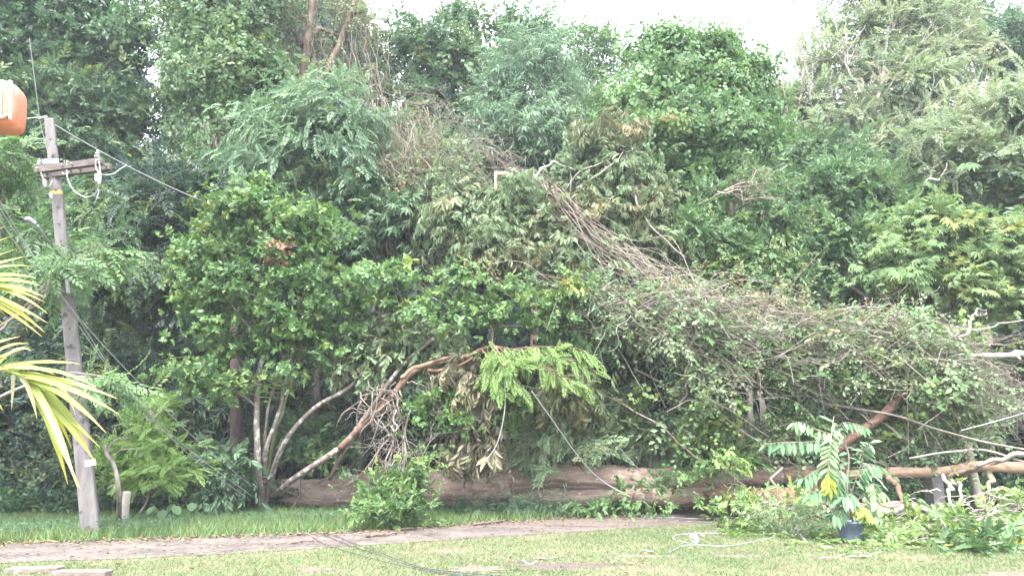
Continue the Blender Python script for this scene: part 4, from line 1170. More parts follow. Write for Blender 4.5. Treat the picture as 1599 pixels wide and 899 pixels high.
for k in range(34):
    x0, y0 = r.uniform(560, 640), r.uniform(590, 650)
    e = (r.uniform(-55, 60), r.uniform(15, 75))
    pts = [P(x0, y0, 16.9), P(x0 + e[0] * .4 + r.normal(0, 6), y0 + e[1] * .3, 16.7), P(x0 + e[0], y0 + e[1], 16.8)]
    mb = MB(); tube(mb, smooth_path(pts, 10, .05, r), r.uniform(.006, .016), 5, r=r); mb.build('twig', BK['twig'], bl)
for pts in ([P(772, 541, 16.5), P(768, 525, 16.4), P(766, 505, 16.4)], [P(772, 541, 16.5), P(790, 545, 16.4)], [P(752, 545, 16.5), P(760, 562, 16.3), P(772, 575, 16.2)], [P(700, 520, 16.8), P(740, 500, 16.7), P(775, 478, 16.6)]):
    mb = MB(); tube(mb, smooth_path(pts, 10, .02, r), (.028, .012), 6, rough=.2, r=r); mb.build('splinter', BK['red'], bl)

bare_tree('dead_branch', 'bare grey twiggy branch hanging head down in front of the dark hollow', P(615, 645, 16.6),
          [[P(620, 640, 16.6), P(608, 675, 16.5), P(590, 710, 16.4), P(575, 745, 16.4)], [P(612, 665, 16.5), P(622, 690, 16.3), P(640, 710, 16.2), P(655, 725, 16.2)], [P(606, 678, 16.4), P(612, 720, 16.3), P(605, 740, 16.3)]],
          BK['twig'], .028, 8, 'branch', ln=.75, twn=11)
bare_tree('dead_branch', 'bare twisted branch in the shade left of the grey leaved bush', P(800, 690, 17.8),
          [[P(825, 620, 17.8), P(815, 660, 17.7), P(790, 690, 17.6), P(770, 720, 17.6)], [P(840, 660, 17.8), P(845, 690, 17.7), P(860, 720, 17.7)]], BK['twig'], .026, 9, 'branch', ln=.6)

# hanging dry brown leaf bunches
for k, (lab, lobes, pts) in enumerate([
    ('bunch of dry brown leaves hanging under the splintered limb', [(715, 590, 16.9, 30, 30), (735, 630, 16.9, 26, 36), (700, 570, 17, 24, 18)], [P(705, 560, 16.8), P(715, 590, 16.8), P(735, 640, 16.8)]),
    ('bunch of dry tan leaves hanging just above the big trunk', [(740, 690, 17, 30, 28), (725, 715, 17, 20, 16), (760, 710, 17, 24, 16)], [P(745, 650, 17), P(742, 680, 16.9), P(725, 715, 16.9)]),
    ('wilted brown bunch of leaves hanging right of the light feathery sprig', [(880, 590, 17.3, 35, 26), (900, 625, 17.3, 36, 24), (850, 620, 17.4, 34, 22)], [P(850, 570, 17.3), P(880, 595, 17.2), P(900, 630, 17.2)]),
]):
    rr = np.random.default_rng(140 + k)
    root = thing('dry_leaf_bunch', lab, 'dry leaves', pts[0])
    mb = MB(); crown(mb, LB(lobes), 'oblong', 46, .85, 1.3, .4, 140 + k, tone=(.5, .22), hue=(.02, .12)); mb.build('foliage', LM['dry' if k < 2 else 'olive'], root, smooth=False)
    mb = MB(); tube(mb, smooth_path(pts, 12, .02, rr), (.02, .008), 6, r=rr); mb.build('branch', BK['vine'], root)

# light feathery sprig in the middle
root = thing('feathery_sprig', 'bright yellow green sprig of fine feathery leaves hanging at the centre', 'branch', P(775, 540, 16.3))
ml, mk = MB(), MB()
rr = np.random.default_rng(150)
for pts in ([P(775, 540, 16.3), P(820, 548, 16.1), P(880, 560, 15.9), P(940, 582, 15.8)], [P(775, 540, 16.3), P(805, 560, 16), P(850, 575, 15.9), P(890, 600, 15.9)], [P(775, 540, 16.3), P(785, 565, 16), P(800, 590, 15.9), P(825, 615, 15.9)], [P(775, 540, 16.3), P(765, 560, 16.1), P(760, 585, 16)],
            [P(800, 545, 16.2), P(840, 540, 16), P(900, 545, 15.9), P(930, 560, 15.9)], [P(790, 560, 16), P(770, 590, 15.9), P(780, 605, 15.9)], [P(830, 555, 16), P(870, 585, 15.9), P(920, 600, 15.8)]):
    leafy(ml, mk, pts, 'pinnate', 17, .58, rr, droop=.8, tone=.6, hue=.12, rad=.012, up=(0, -.9, .5), spread=.8, jit=.5)
crown(ml, LB([(800, 575, 16, 26, 22), (850, 560, 16, 30, 14), (765, 560, 16.2, 18, 16)]), 'pinnate', 22, .55, .8, .34, 151, tone=(.6, .2), hue=(.1, .1)); ml.build('foliage', LM['fern'], root, smooth=False); mk.build('branch', BK['red'], root)

tree('shrub', 'grey leaved bush above the big trunk right of the bare roots', (880, 19.2),
     [(880, 655, 18.0, 45, 35), (850, 700, 18.1, 40, 28), (925, 690, 18.1, 45, 36), (800, 720, 18.8, 36, 18), (900, 618, 18.1, 36, 24), (985, 685, 18.8, 45, 30), (1020, 712, 18.8, 40, 16), (760, 718, 19, 40, 10)],
     'fine', 'grey', 'twig', None, tr=.04, seed=160, size=.75, dens=46, cs=.5, tone=(.75, .22), cat='shrub', droop=.5)

# ------------------------------------------------------------------ multi stemmed glossy tree in front
J = (410, 17.6)
b = G(410, 695 + EYE * FPX / 17.6)
root = thing('glossy_tree', 'multi stemmed tree with glossy green leaves in front of the forest at left', 'tree', b)
JL = [(400, 355, 17.4, 70, 48), (330, 400, 17.2, 52, 42), (460, 390, 17.2, 56, 46), (385, 445, 17.0, 75, 42), (310, 450, 17.2, 36, 36), (330, 505, 17.2, 45, 40), (420, 510, 17.0, 62, 40), (300, 595, 16.9, 36, 26), (345, 610, 17, 30, 22),
      (500, 470, 17.2, 52, 38), (575, 472, 17.2, 32, 18), (552, 520, 17.2, 32, 22), (640, 488, 17.0, 22, 16), (480, 545, 17.3, 46, 32), (715, 452, 16.8, 22, 20), (770, 490, 16.8, 28, 22), (850, 470, 16.8, 30, 20), (815, 515, 16.8, 34, 20), (600, 437, 17, 18, 12), (410, 310, 17.4, 24, 18), (408, 293, 17.4, 8, 12), (350, 325, 17.3, 26, 14), (480, 340, 17.3, 34, 26), (520, 350, 17.3, 16, 12), (360, 560, 17.3, 40, 30)]
mb = MB(); cls = crown(mb, LB(JL), 'whorl', 33, .72, .05, .46, 170, tone=(.58, .26), hue=(0, .05), out=1.25, inner=.25)
mb.build('crown', LM['gloss'], root, smooth=False)
mb = MB(); crown(mb, LB([(360, 330, 17, 50, 22), (480, 350, 16.9, 50, 26), (300, 400, 16.9, 40, 24), (300, 590, 16.6, 38, 24), (360, 605, 16.7, 30, 20), (590, 440, 16.8, 60, 20), (700, 440, 16.5, 40, 26), (650, 500, 16.7, 40, 20), (740, 500, 16.5, 50, 24), (800, 455, 16.5, 40, 20), (860, 490, 16.5, 30, 20), (890, 440, 16.5, 24, 20), (440, 590, 16.7, 30, 18), (520, 440, 16.8, 40, 24), (400, 300, 17.2, 24, 16)]),
                  'whorl', 24, .72, 0, .40, 171, tone=(.62, .24), hue=(.04, .16), out=1.25)
mb.build('young_leaves', LM['bright'], root, smooth=False)
mb = MB(); crown(mb, LB([(434, 380, 16.4, 7, 10), (430, 402, 16.4, 11, 6)]), 'whorl', 40, .62, .8, .2, 172, tone=(.5, .25), hue=(0, .15))
mb.build('dead_leaves', LM['rust'], root, smooth=False)
mb = MB(); crown(mb, LB([(896, 448, 16.3, 14, 22)]), 'broad6', 60, .42, .4, .26, 173, tone=(.9, .2), hue=(.5, .25)); mb.build('yellow_leaves', LM['lime'], root, smooth=False)
rr = np.random.default_rng(175)
stems = [([b - (0, 0, .1), P(408, 720, 17.6), P(404, 600, 17.5), P(409, 535, 17.4), P(400, 400, 17.3)], (.12, .07, .06, .05), 'lichen', 0),
         ([b, P(418, 700, 17.6), P(435, 640, 17.6), P(445, 605, 17.5), P(470, 480, 17.3)], (.08, .052, .046, .03), 'lichen', 2),
         ([b, P(440, 700, 17.5), P(490, 640, 17.4), P(552, 598, 17.3), P(590, 520, 17.2), P(640, 480, 17.1)], (.08, .055, .048, .042, .03), 'lichen', 10),
         ([b + (.05, 0, .25), P(470, 738, 17.6), P(540, 690, 17.5), P(580, 640, 17.3), P(640, 560, 17.1), P(740, 490, 16.9), P(840, 470, 16.8)], (.07, .066, .066, .05, .04, .03), 'lichen', 17),
         ([b, P(412, 680, 17.7), P(425, 620, 17.7), P(440, 560, 17.6)], (.05, .035, .025), 'grey', 14),
         ([b, P(430, 680, 17.8), P(445, 630, 17.8), P(455, 590, 17.8)], (.05, .035, .025), 'olive', 8),
         ([P(405, 600, 17.5), P(370, 560, 17.4), P(320, 520, 17.2)], (.05, .03), 'lichen', 5),
         ([P(405, 640, 17.5), P(360, 600, 17.2), P(300, 595, 16.9)], (.03, .018), 'grey', 7),
         ([P(412, 530, 17.4), P(350, 460, 17.3), P(325, 400, 17.2)], (.05, .025), 'grey', 1)]
BK['olive'] = noise_mat('bark_olive', (.10, .12, .05), (.19, .21, .10), 10, bump=.3)
for k, (pts, rad, mt, li) in enumerate(stems):
    mb = MB()
    p = smooth_path(pts, 34, .03, rr)
    tube(mb, p, rad, 10, rough=.1, r=rr)
    for li2 in (li, (li + 1) % len(JL)):
        cl = cls[li2]
        for c in cl[rr.permutation(len(cl))[:7]]:
            a = p[rr.integers(22, 34)]
            if np.linalg.norm(a - c) > 2.6: continue
            tube(mb, smooth_path([a, (a + c) / 2 + rr.normal(0, .1, 3), c], 8, .03, rr), np.linspace(.018, .007, 8), 5, r=rr)
    mb.build('trunk' if k == 0 else 'stem', BK[mt], root)

bough('grey green wilting foliage drooping between the two leaning limbs and the glossy crown', [P(560, 500, 17.8), P(600, 540, 17.6), P(640, 570, 17.5)],
      [(600, 555, 17.6, 44, 32), (545, 575, 17.7, 34, 26), (650, 560, 17.6, 40, 22), (610, 520, 17.8, 50, 26), (690, 540, 17.5, 40, 22), (590, 600, 17.6, 26, 18)], 'broad6', 'grey', 'twig', 181, size=.85, dens=34, group=None, tone=(.5, .22), droop=.7)
bough('green hanging leaves drooping beside the dark hollow right of the feathery sprig', [P(860, 470, 17.6), P(910, 490, 17.5), P(950, 520, 17.5)],
      [(900, 500, 17.5, 40, 30), (940, 520, 17.5, 30, 36), (880, 540, 17.6, 36, 26), (920, 470, 17.6, 44, 20)], 'oblong', 'mid', 'vine', 182, size=.85, dens=34, group=None, tone=(.6, .22), droop=1.0)
bough('leafy green cluster hanging below the splintered limb at centre', [P(660, 610, 16.8), P(680, 640, 16.6), P(700, 660, 16.5)],
      [(690, 635, 16.6, 36, 20), (660, 650, 16.6, 22, 14), (715, 655, 16.6, 26, 18), (790, 640, 16.9, 24, 26), (765, 655, 16.9, 20, 22)], 'whorl', 'gloss', 'twig', 180, size=.75, dens=40, group=None, tone=(.6, .22))

# ------------------------------------------------------------------ saplings and plants at the forest foot
tree('sapling', 'small ferny tree with layered bright green leaves right of the concrete pole', (238, 17.2),
     [(240, 695, 16.9, 44, 8), (215, 722, 16.7, 40, 8), (265, 732, 16.7, 38, 8), (200, 700, 16.9, 32, 8), (240, 665, 17, 30, 6), (232, 748, 16.7, 52, 7), (234, 632, 17.2, 16, 4), (182, 725, 16.9, 22, 6), (290, 745, 16.9, 20, 5), (255, 640, 17, 14, 4)],
     'pinnate', 'fern', 'pale', None, tr=.028, seed=190, size=.5, dens=70, cs=.34, tone=(.6, .2), flat=.12, droop=.05, twigs=3, back=1, trunk=[(240, 760, 17.1), (238, 700, 17), (236, 640, 17)])
tree('shrub', 'bluish leaved shrub in front of the reddish brown trunk', (350, 17.9),
     [(350, 725, 17.6, 36, 22), (325, 745, 17.5, 30, 22), (375, 745, 17.5, 28, 22), (345, 765, 17.4, 36, 16)], 'broad6', 'teal', 'twig', None, tr=.025, seed=191, size=.85, dens=40, cs=.45, cat='shrub', tone=(.6, .2), droop=.35)
tree('shrub', 'low weedy shrub under the leaning stems of the multi stemmed tree', (470, 18.6), [(470, 690, 18.2, 50, 25), (520, 720, 18.2, 40, 22)], 'broad6', 'mid', 'twig', None, tr=.02, seed=192, size=.6, dens=36, cs=.45, cat='shrub', twigs=8)
# reddish root mound at the brown trunk
root = thing('root_mound', 'reddish brown torn roots and earth at the foot of the brown trunk', 'roots', G(378, 797))
mb = MB(); rr = np.random.default_rng(195)
n1, n2 = 18, 24
ph = np.linspace(0, 2 * math.pi, n2, endpoint=False)
V = np.array([G(378, 797) + np.array(((1 - t) ** .6 * .30 * math.cos(a) * (1 + .25 * math.sin(3 * a) + rr.normal(0, .08)), (1 - t) ** .6 * .3 * math.sin(a), t * .75 + rr.normal(0, .025))) for t in np.linspace(0, 1, n1) for a in ph])
i = np.arange(n1 - 1)[:, None] * n2; j = np.arange(n2)[None]
mb.add(V, np.stack([i + j, i + (j + 1) % n2, i + n2 + (j + 1) % n2, i + n2 + j], -1).reshape(-1, 4)); mb.build('earth', noise_mat('red_earth', (.10, .052, .040), (.22, .125, .095), 9, bump=.9, dist=.05), root)
mb = MB()
for k in range(26):
    c = G(378, 797) + np.array((rr.normal(0, .15), rr.normal(-.1, .1), rr.uniform(.1, .8)))
    tube(mb, smooth_path([c, c + rr.normal(0, .2, 3) + (0, -.1, .1), c + rr.normal(0, .4, 3) + (0, -.2, .25)], 8, .03, rr), (.014, .004), 4, r=rr)
mb.build('roots', noise_mat('red_root', (.14, .07, .055), (.26, .15, .12), 12), root)

# big arrow leaved plants
for k, (px, py, s, lab) in enumerate([(255, 815, 1.0, 'low plant with broad arrow leaves right of the pale stump'), (295, 812, 1.15, 'low plant with broad arrow leaves left of the bluish shrub'), (330, 806, .8, 'smallest low broad leaved plant beside the root mound')]):
    c = G(px, py); rr = np.random.default_rng(200 + k)
    root = thing('broad_leaved_plant', lab, 'plant', c, 'broad leaved plants on the verge')
    m1, m2 = MB(), MB()
    for q in range(11):
        a = q * 2.4 + rr.uniform(-.3, .3); L_ = s * rr.uniform(.2, .42)
        e = c + np.array((math.cos(a) * L_ * .9, math.sin(a) * L_ * .9, L_ * rr.uniform(.7, 1.1)))
        tube(m2, smooth_path([c, (c + e) / 2 + (0, 0, .05), e], 8), (.009, .005), 5)
        lf = leaf6(e, np.array((math.cos(a), math.sin(a), -.7)), np.array((0, -.3, 1.)), s * rr.uniform(.22, .32), s * rr.uniform(.16, .22), .12, .15)
        m1.add(lf[0], lf[1], None, float(rr.uniform(.3, .9)))
    m1.build('leaves', LM['mid'], root); m2.build('stalks', BK['olive'], root)

root = thing('bare_sapling', 'thin curved leafless sapling leaning left beside the pale stump', 'sapling', G(186, 820))
for k, (pts, rad) in enumerate([([G(186, 820) - (0, 0, .05), P(186, 775, 14.7), P(180, 735, 14.7), P(168, 708, 14.7), P(163, 695, 14.7)], (.05, .04, .03)), ([P(169, 708, 14.7), P(175, 690, 14.6), P(200, 682, 14.5)], (.02, .008)), ([P(172, 715, 14.7), P(190, 702, 14.6), P(215, 700, 14.6)], (.016, .007))]):
    mb = MB(); tube(mb, smooth_path(pts, 20, .012), rad, 9, rough=.1); mb.build('trunk' if k == 0 else 'limb', BK['grey'], root)
root = thing('tree_stump', 'short pale cut stump leaning against the curved bare sapling', 'stump', G(194, 820))
mb = MB(); q0 = G(192, 822); tube(mb, smooth_path([q0 - (0, 0, .1), P(194, 800, q0[1]), P(199, 766, q0[1])], 20, .004), (.095, .085, .075), 14, rough=.07); mb.build('trunk', BK['pale'], root)

# pale twin stems right of the dark hollow and the grey trunk bits
root = thing('pale_sapling', 'pair of pale grey stems standing in the dark behind the heap', 'sapling', (P(1192, 700, 19)[0], 19, 0))
for k, (a, b_) in enumerate([((1196, 760), (1186, 610)), ((1180, 760), (1166, 600))]):
    mb = MB(); q = P(*a, 19); q[2] = -.05
    tube(mb, smooth_path([q, P(a[0] - 3, 680, 19), P(*b_, 19)], 16, .03), (.09, .07), 9, rough=.12); mb.build('trunk' if k == 0 else 'limb', BK['pale'], root)
bare_tree('dead_branch', 'white crooked dead branch sticking out of the top right of the heap', P(1480, 527, 16.2),
          [[P(1470, 530, 16.3), P(1500, 522, 16.1), P(1522, 508, 16), P(1528, 496, 16), P(1524, 482, 16)], [P(1480, 527, 16.2), P(1492, 515, 16.1), P(1500, 512, 16)]], BK['white'], .05, 12, 'branch', ln=.15, twn=3)
root = thing('bleached_pole', 'pale straight broken pole with a knobby end jutting level from the heap at right', 'branch', P(1480, 556, 16))
mb = MB(); tube(mb, smooth_path([P(1480, 556, 16), P(1530, 556, 15.8), P(1582, 554, 15.7), P(1590, 551, 15.7), P(1640, 556, 15.5)], 24, .01), (.04, .05, .055, .075, .05), 9, rough=.12); mb.build('shaft', BK['white'], root)
mb = MB(); tube(mb, smooth_path([P(1586, 552, 15.7), P(1594, 562, 15.6)], 6), (.04, .02), 8); mb.build('knob', BK['white'], root)
mb = MB()
rr = np.random.default_rng(210)
root = thing('hanging_twig', 'thin brown leafless twigs trailing down at right under the bleached pole', 'branch', P(1545, 580, 15.9))
for k in range(5):
    x = 1535 + 12 * k
    mb = MB(); tube(mb, smooth_path([P(x, 560 + 5 * k, 15.9), P(x + 12, 600, 15.9), P(x + rr.uniform(-10, 30), 650 + rr.uniform(-20, 20), 15.9)], 10, .05, rr), (.012, .005), 5); mb.build('twig', BK['twig'], root)
# ------------------------------------------------------------------ utility pole
def plain(name, c, rough=.5, metal=0.0, trans=0.0, spec=.5):
    if name in MATS: return MATS[name]
    m, t, b, o = base_mat(name)
    n = t.nodes.new('ShaderNodeTexNoise'); n.inputs['Scale'].default_value = 14; n.inputs['Detail'].default_value = 6
    g = t.nodes.new('ShaderNodeTexCoord'); t.links.new(g.outputs['Object'], n.inputs['Vector'])
    cr = t.nodes.new('ShaderNodeValToRGB')
    cr.color_ramp.elements[0].position = .3; cr.color_ramp.elements[0].color = (*[x * .78 for x in c], 1)
    cr.color_ramp.elements[1].position = .7; cr.color_ramp.elements[1].color = (*[min(1, x * 1.12) for x in c], 1)
    t.links.new(n.outputs['Fac'], cr.inputs['Fac']); t.links.new(cr.outputs['Color'], b.inputs['Base Color'])
    b.inputs['Roughness'].default_value = rough; b.inputs['Metallic'].default_value = metal
    b.inputs['Specular IOR Level'].default_value = spec
    b.inputs['Transmission Weight'].default_value = trans
    MATS[name] = m
    return m


concrete = noise_mat('pole_concrete', (.080, .072, .074), (.145, .133, .133), 9, bump=.5, stretch=(1, 1, .22), spots=(.052, .046, .046), spot_scale=4.5, spot_amt=.60)
timber = noise_mat('crossarm_timber', (.048, .038, .036), (.105, .086, .08), 12, bump=.5, stretch=(.3, 1, 1))
steel = plain('galvanised_steel', (.15, .15, .155), .55, .3)
porc = plain('porcelain', (.19, .18, .18), .3)
wire_l = plain('cable_pale', (.22, .22, .235), .5)
wire_g = plain('cable_grey', (.16, .165, .165), .6)
wire_d = plain('cable_dark', (.045, .042, .040), .6)

YP = 13.2
pb = G(143, 835); pt = P(77, 186, YP - .05)
ax = nrm(pt - pb); HL = np.linalg.norm(pt - pb)
pole = thing('utility_pole', 'leaning grey concrete utility pole with timber crossarm beside the brick path', 'utility pole', pb)
FX = np.array((.93, .36, 0)); FX = nrm(FX - np.dot(FX, ax) * ax)           # face direction: two faces show
mb = MB()
box(mb, pb + ax * (HL / 2 - .1), (.15, .125, HL / 2 + .1), FX, ax, bev=.02, taper=.52)
mb.build('shaft', concrete, pole, smooth=False)
at = lambda t, dx=0., dy=0., dz=0.: pb + ax * HL * t + np.array((dx, dy, dz))
tpx = lambda py: (835 - py) / (835 - 186.)
# crossarm: two beams
ca, cb = P(56, 266, YP - .17), P(161, 252, YP - .42)
for k, dy in enumerate((0., .27)):
    mb = MB()
    box(mb, (ca + cb) / 2 + (0, dy, 0), (np.linalg.norm(cb - ca) / 2, .045, .062), cb - ca, (0, 0, 1), bev=.008)
    mb.build('crossarm', timber, pole, smooth=False)
for t in (.06, .43, .57, .95):
    mb = MB(); c = ca + (cb - ca) * t
    lathe(mb, c + (0, -.10, 0), [(0, 0), (.016, 0), (.016, .46), (0, .46)], 8, (0, 1, 0)); mb.build('bolt', steel, pole)
mb = MB(); box(mb, at(tpx(258), 0, -.10), (.14, .012, .05), FX, ax, bev=.004); mb.build('clamp', steel, pole, smooth=False)


def insulator(c, axis=(0, 0, 1), s=1.0, name='insulator'):
    mb = MB()
    lathe(mb, c, [(0, 0), (.012 * s, 0), (.012 * s, .06 * s), (.05 * s, .07 * s), (.055 * s, .10 * s), (.03 * s, .12 * s), (.03 * s, .135 * s), (.045 * s, .145 * s), (.045 * s, .17 * s), (.02 * s, .185 * s), (.028 * s, .20 * s), (.024 * s, .225 * s), (0, .23 * s)], 16, axis)
    return mb.build(name, porc, pole)


insulator(P(151, 252, YP - .42), (.0, 0, 1), .95)
insulator(P(60, 263, YP - .2), (.0, 0, 1), .8)
insulator(P(153, 268, YP - .5), (.1, -.2, -1), 1.0)
insulator(P(70, 280, YP - .3), (.3, -.2, -1), .8)
insulator(P(78, 300, YP - .2), (.5, -.2, -1), .7)
insulator(P(106, 262, YP - .3), (0, -.3, 1), .6)
mb = MB(); box(mb, P(67, 184, YP), (.09, .02, .02), (1, 0, .25), (0, 0, 1), bev=.004); mb.build('top_bracket', steel, pole, smooth=False)
mb = MB(); lathe(mb, P(155, 288, YP - .55), [(0, 0), (.03, .01), (.035, .10), (.028, .24), (0, .25)], 12, (-.1, 0, 1)); mb.build('fuse_holder', plain('fuse_grey', (.33, .33, .34), .4), pole)
for pts, mt, rad in [([P(104, 262, 12.9), P(106, 280, 12.85), P(116, 298, 12.8), P(134, 308, 12.8), P(149, 302, 12.75), P(155, 290, 12.7)], wire_l, .010),
                     ([P(150, 245, 12.78), P(150, 262, 12.7), P(158, 272, 12.7), P(175, 272, 12.9), P(188, 264, 13.2), P(197, 258, 13.4)], wire_l, .010),
                     ([P(151, 240, 12.8), P(156, 262, 12.7), P(156, 290, 12.7)], wire_l, .009),
                     ([P(155, 296, 12.7), P(151, 310, 12.7), P(147, 318, 12.75)], wire_l, .008),
                     ([P(63, 263, 13), P(66, 276, 12.95), P(75, 292, 12.95), P(82, 282, 13)], wire_l, .008),
                     ([P(95, 262, 13), P(100, 272, 12.9), P(108, 268, 12.9)], wire_l, .010)]:
    mb = MB(); tube(mb, smooth_path(pts, 24), rad, 6); mb.build('jumper_wire', mt, pole)


def band(t, h, mat, name, grow=1.012):
    mb = MB(); tp = 1 + (.52 - 1) * t
    box(mb, at(t), (.15 * tp * grow, .125 * tp * grow, h), FX, ax, bev=.02 * tp, taper=.995)
    return mb.build(name, mat, pole, smooth=False)


band(tpx(306), .045, plain('yellow_band', (.38, .25, .06), .6), 'yellow_band')
band(tpx(482), .012, steel, 'steel_band')
band(tpx(568), .010, steel, 'steel_band')
band(tpx(272), .02, steel, 'steel_band', 1.03)
mb = MB(); c = P(106, 447, YP - .2); box(mb, c, (.035, .02, .13), FX, ax - np.array((.06, 0, 0)), bev=.01); mb.build('junction_box', plain('box_grey', (.24, .245, .255), .5), pole, smooth=False)
mb = MB(); c = P(141, 722, YP - .155); box(mb, c, (.085, .004, .055), FX, ax, bev=.001); mb.build('painted_patch', plain('white_patch', (.30, .295, .29), .7), pole, smooth=False)
for k in range(14):
    t = .40 + k * .042; tp = 1 - .48 * t
    mb = MB(); box(mb, at(t) - np.cross(ax, FX) * (.125 * tp + .001), (.011, .004, .016), FX, ax, bev=.001); mb.build('step_hole_shade', plain('hole_shade', (.012, .011, .011), .9), pole, smooth=False)  # near-black boxes on the face paint the shade inside step holes
# lamp arm on the far side of the pole
mb = MB(); tube(mb, smooth_path([at(tpx(412)), P(88, 392, 12.9), P(72, 372, 12.4), P(58, 352, 12.1)], 18), .02, 8); arm = mb.build('lamp_arm', steel, pole)
mb = MB(); box(mb, P(48, 345, 12.0), (.085, .05, .035), P(58, 352, 12.1) - P(38, 338, 11.9), (0, 0, 1), bev=.014); lh = mb.build('lamp_head', plain('lamp_grey', (.16, .165, .17), .5), pole, smooth=False)

# ------------------------------------------------------------------ cables
def cable(label, pts, rad, mat, n=40, sag=0.0, group=None, name='cable', cat='cable', wob=0.0):
    mb = MB(); p = smooth_path(pts, n, wob)
    tube(mb, p, rad, 6)
    o = mb.build(name, mat)
    return tag(o, label, cat, group)


def sagged(a, b, s, n=7):
    t = np.linspace(0, 1, n)[:, None]
    p = a * (1 - t) + b * t
    p[:, 2] -= (4 * s * t * (1 - t))[:, 0]
    return p


cable('pale power line slanting from the pole top down to the right into the glossy tree', sagged(P(66, 183, YP), P(345, 325, 17.2), .12), .011, wire_l)
cable('pale power line running from the pole top out past the orange lantern', sagged(P(64, 183, YP), P(-300, 190, 11.5), .1), .009, wire_l)
cable('thin dark line hanging down the upper left forest beside the pole top', sagged(P(46, 60, YP + .3), P(62, 187, YP), .0), .007, wire_d)
cable('thin slack line running down the left side of the pole head', sagged(P(62, 187, YP), P(78, 250, YP - .3), .02), .007, wire_d)
LOWC = 'communication cables sagging past the pole'
cable('upper of the low cables, crossing the pole and slanting to the root mound', [P(-40, 240, 11), P(30, 365, 12.2), P(112, 482, 12.95), P(200, 580, 14), P(300, 680, 15.6), P(400, 765, 17.3)], .007, wire_g, group=LOWC)
cable('middle of the low cables, passing just behind the pole', [P(-40, 265, 11.2), P(40, 385, 12.4), P(110, 480, 13.5), P(200, 610, 14.4), P(300, 705, 15.8), P(395, 775, 17.2)], .007, wire_g, group=LOWC)
cable('lowest of the low cables, ending at the root mound foot', [P(-40, 285, 11.2), P(40, 402, 12.4), P(120, 505, 13.5), P(190, 600, 14.4), P(290, 705, 15.8), P(392, 782, 17.2)], .008, wire_g, group=LOWC)
cable('white snapped cable end dangling under the feathery sprig', [P(788, 596, 16), P(789, 625, 16), P(785, 660, 16), P(775, 695, 16.1), P(757, 721, 16.2)], .012, wire_l)
cable('white cable slanting from the feathery sprig down over the big trunk', [P(830, 610, 15.9), P(862, 655, 16.2), P(905, 715, 16.8), P(940, 750, 17.2), P(985, 776, 17.3)], .012, wire_l)
cable('thin grey cable slanting through the grey leaved bush', [P(880, 620, 17.2), P(935, 665, 17.4), P(1000, 735, 17.6)], .008, wire_g)
cable('pale cable crossing the dark hollow at the right edge', [P(1500, 672, 15.6), P(1560, 656, 15.4), P(1650, 630, 15)], .012, wire_l)
GC = 'dark fallen cables on the lawn'
for k, (pts, lab) in enumerate([([(488, 838), (510, 850), (560, 865), (600, 876), (650, 887), (720, 898)], 'nearest dark fallen cable trailing across the path onto the lawn'),
                                ([(505, 834), (545, 850), (600, 868), (640, 882), (690, 892), (760, 900)], 'middle dark fallen cable trailing across the path onto the lawn'),
                                ([(520, 834), (560, 850), (620, 872), (660, 885), (720, 893), (790, 898)], 'farthest dark fallen cable trailing across the path onto the lawn')]):
    cable(lab, [G(x, y, .03) for x, y in pts], .007, wire_d, 50, group=GC)
for k, (pts, lab) in enumerate([([(1044, 862), (1065, 852), (1090, 850), (1130, 852), (1165, 847), (1210, 838)], 'pale cable curving over the lawn past the white scrap'),
                                ([(1080, 848), (1052, 842), (1060, 834), (1100, 832), (1150, 833), (1190, 834)], 'pale looped cable lying behind the white scrap'),
                                ([(1000, 806), (1060, 808), (1110, 809), (1180, 805)], 'pale cable lying on the path in front of the trunk')]):
    cable(lab, [G(x, y, .03) for x, y in pts], .0065, wire_l, 50, group='pale fallen cables on the lawn')
cable('dark cable lying along the path by the light green bough', [G(x, y, .03) for x, y in [(1060, 812), (1100, 811), (1150, 810), (1200, 806)]], .011, wire_d, group=None)
cable('thin vertical cable hanging in front of the big trunk', [P(795, 760, 17.9), P(797, 785, 17.8), P(796, 808, 17.6)], .007, wire_g)

# ------------------------------------------------------------------ caution tape
def tape_mat():
    m, t, b, o = base_mat('caution_tape')
    N, L = t.nodes, t.links
    a = N.new('ShaderNodeAttribute'); a.attribute_name = 'tone'
    mx = N.new('ShaderNodeMix'); mx.data_type = 'RGBA'
    mx.inputs['A'].default_value = (.75, .62, .05, 1); mx.inputs['B'].default_value = (.10, .085, .04, 1)
    L.new(a.outputs['Fac'], mx.inputs['Factor']); L.new(mx.outputs['Result'], b.inputs['Base Color'])
    b.inputs['Roughness'].default_value = .35
    return m


p = smooth_path([G(1440, 852, .06), P(1480, 850, 12.2), P(1530, 849, 12.1), P(1599, 844, 12.0), P(1700, 838, 11.8)], 180)
p[:, 2] = np.maximum(p[:, 2], .05)
k = np.arange(180); tw = .5 * np.sin(k * .11) + .35
wv = np.column_stack([np.zeros(180), -np.cos(tw), np.sin(tw)]) * .036
mb = MB(); i = np.arange(179)
for dz, fl in ((0, 0), (.0012, 1)):
    V = np.vstack([p - wv + (0, 0, dz), p + wv + (0, 0, dz)])
    mb.add(V, np.stack([i, i + 1, 180 + i + 1, 180 + i], -1), None, ((i // 3) % 2).astype(float))
tag(mb.build('caution_tape', tape_mat(), smooth=True), 'yellow and black caution tape stretched low over the branches at right', 'tape')

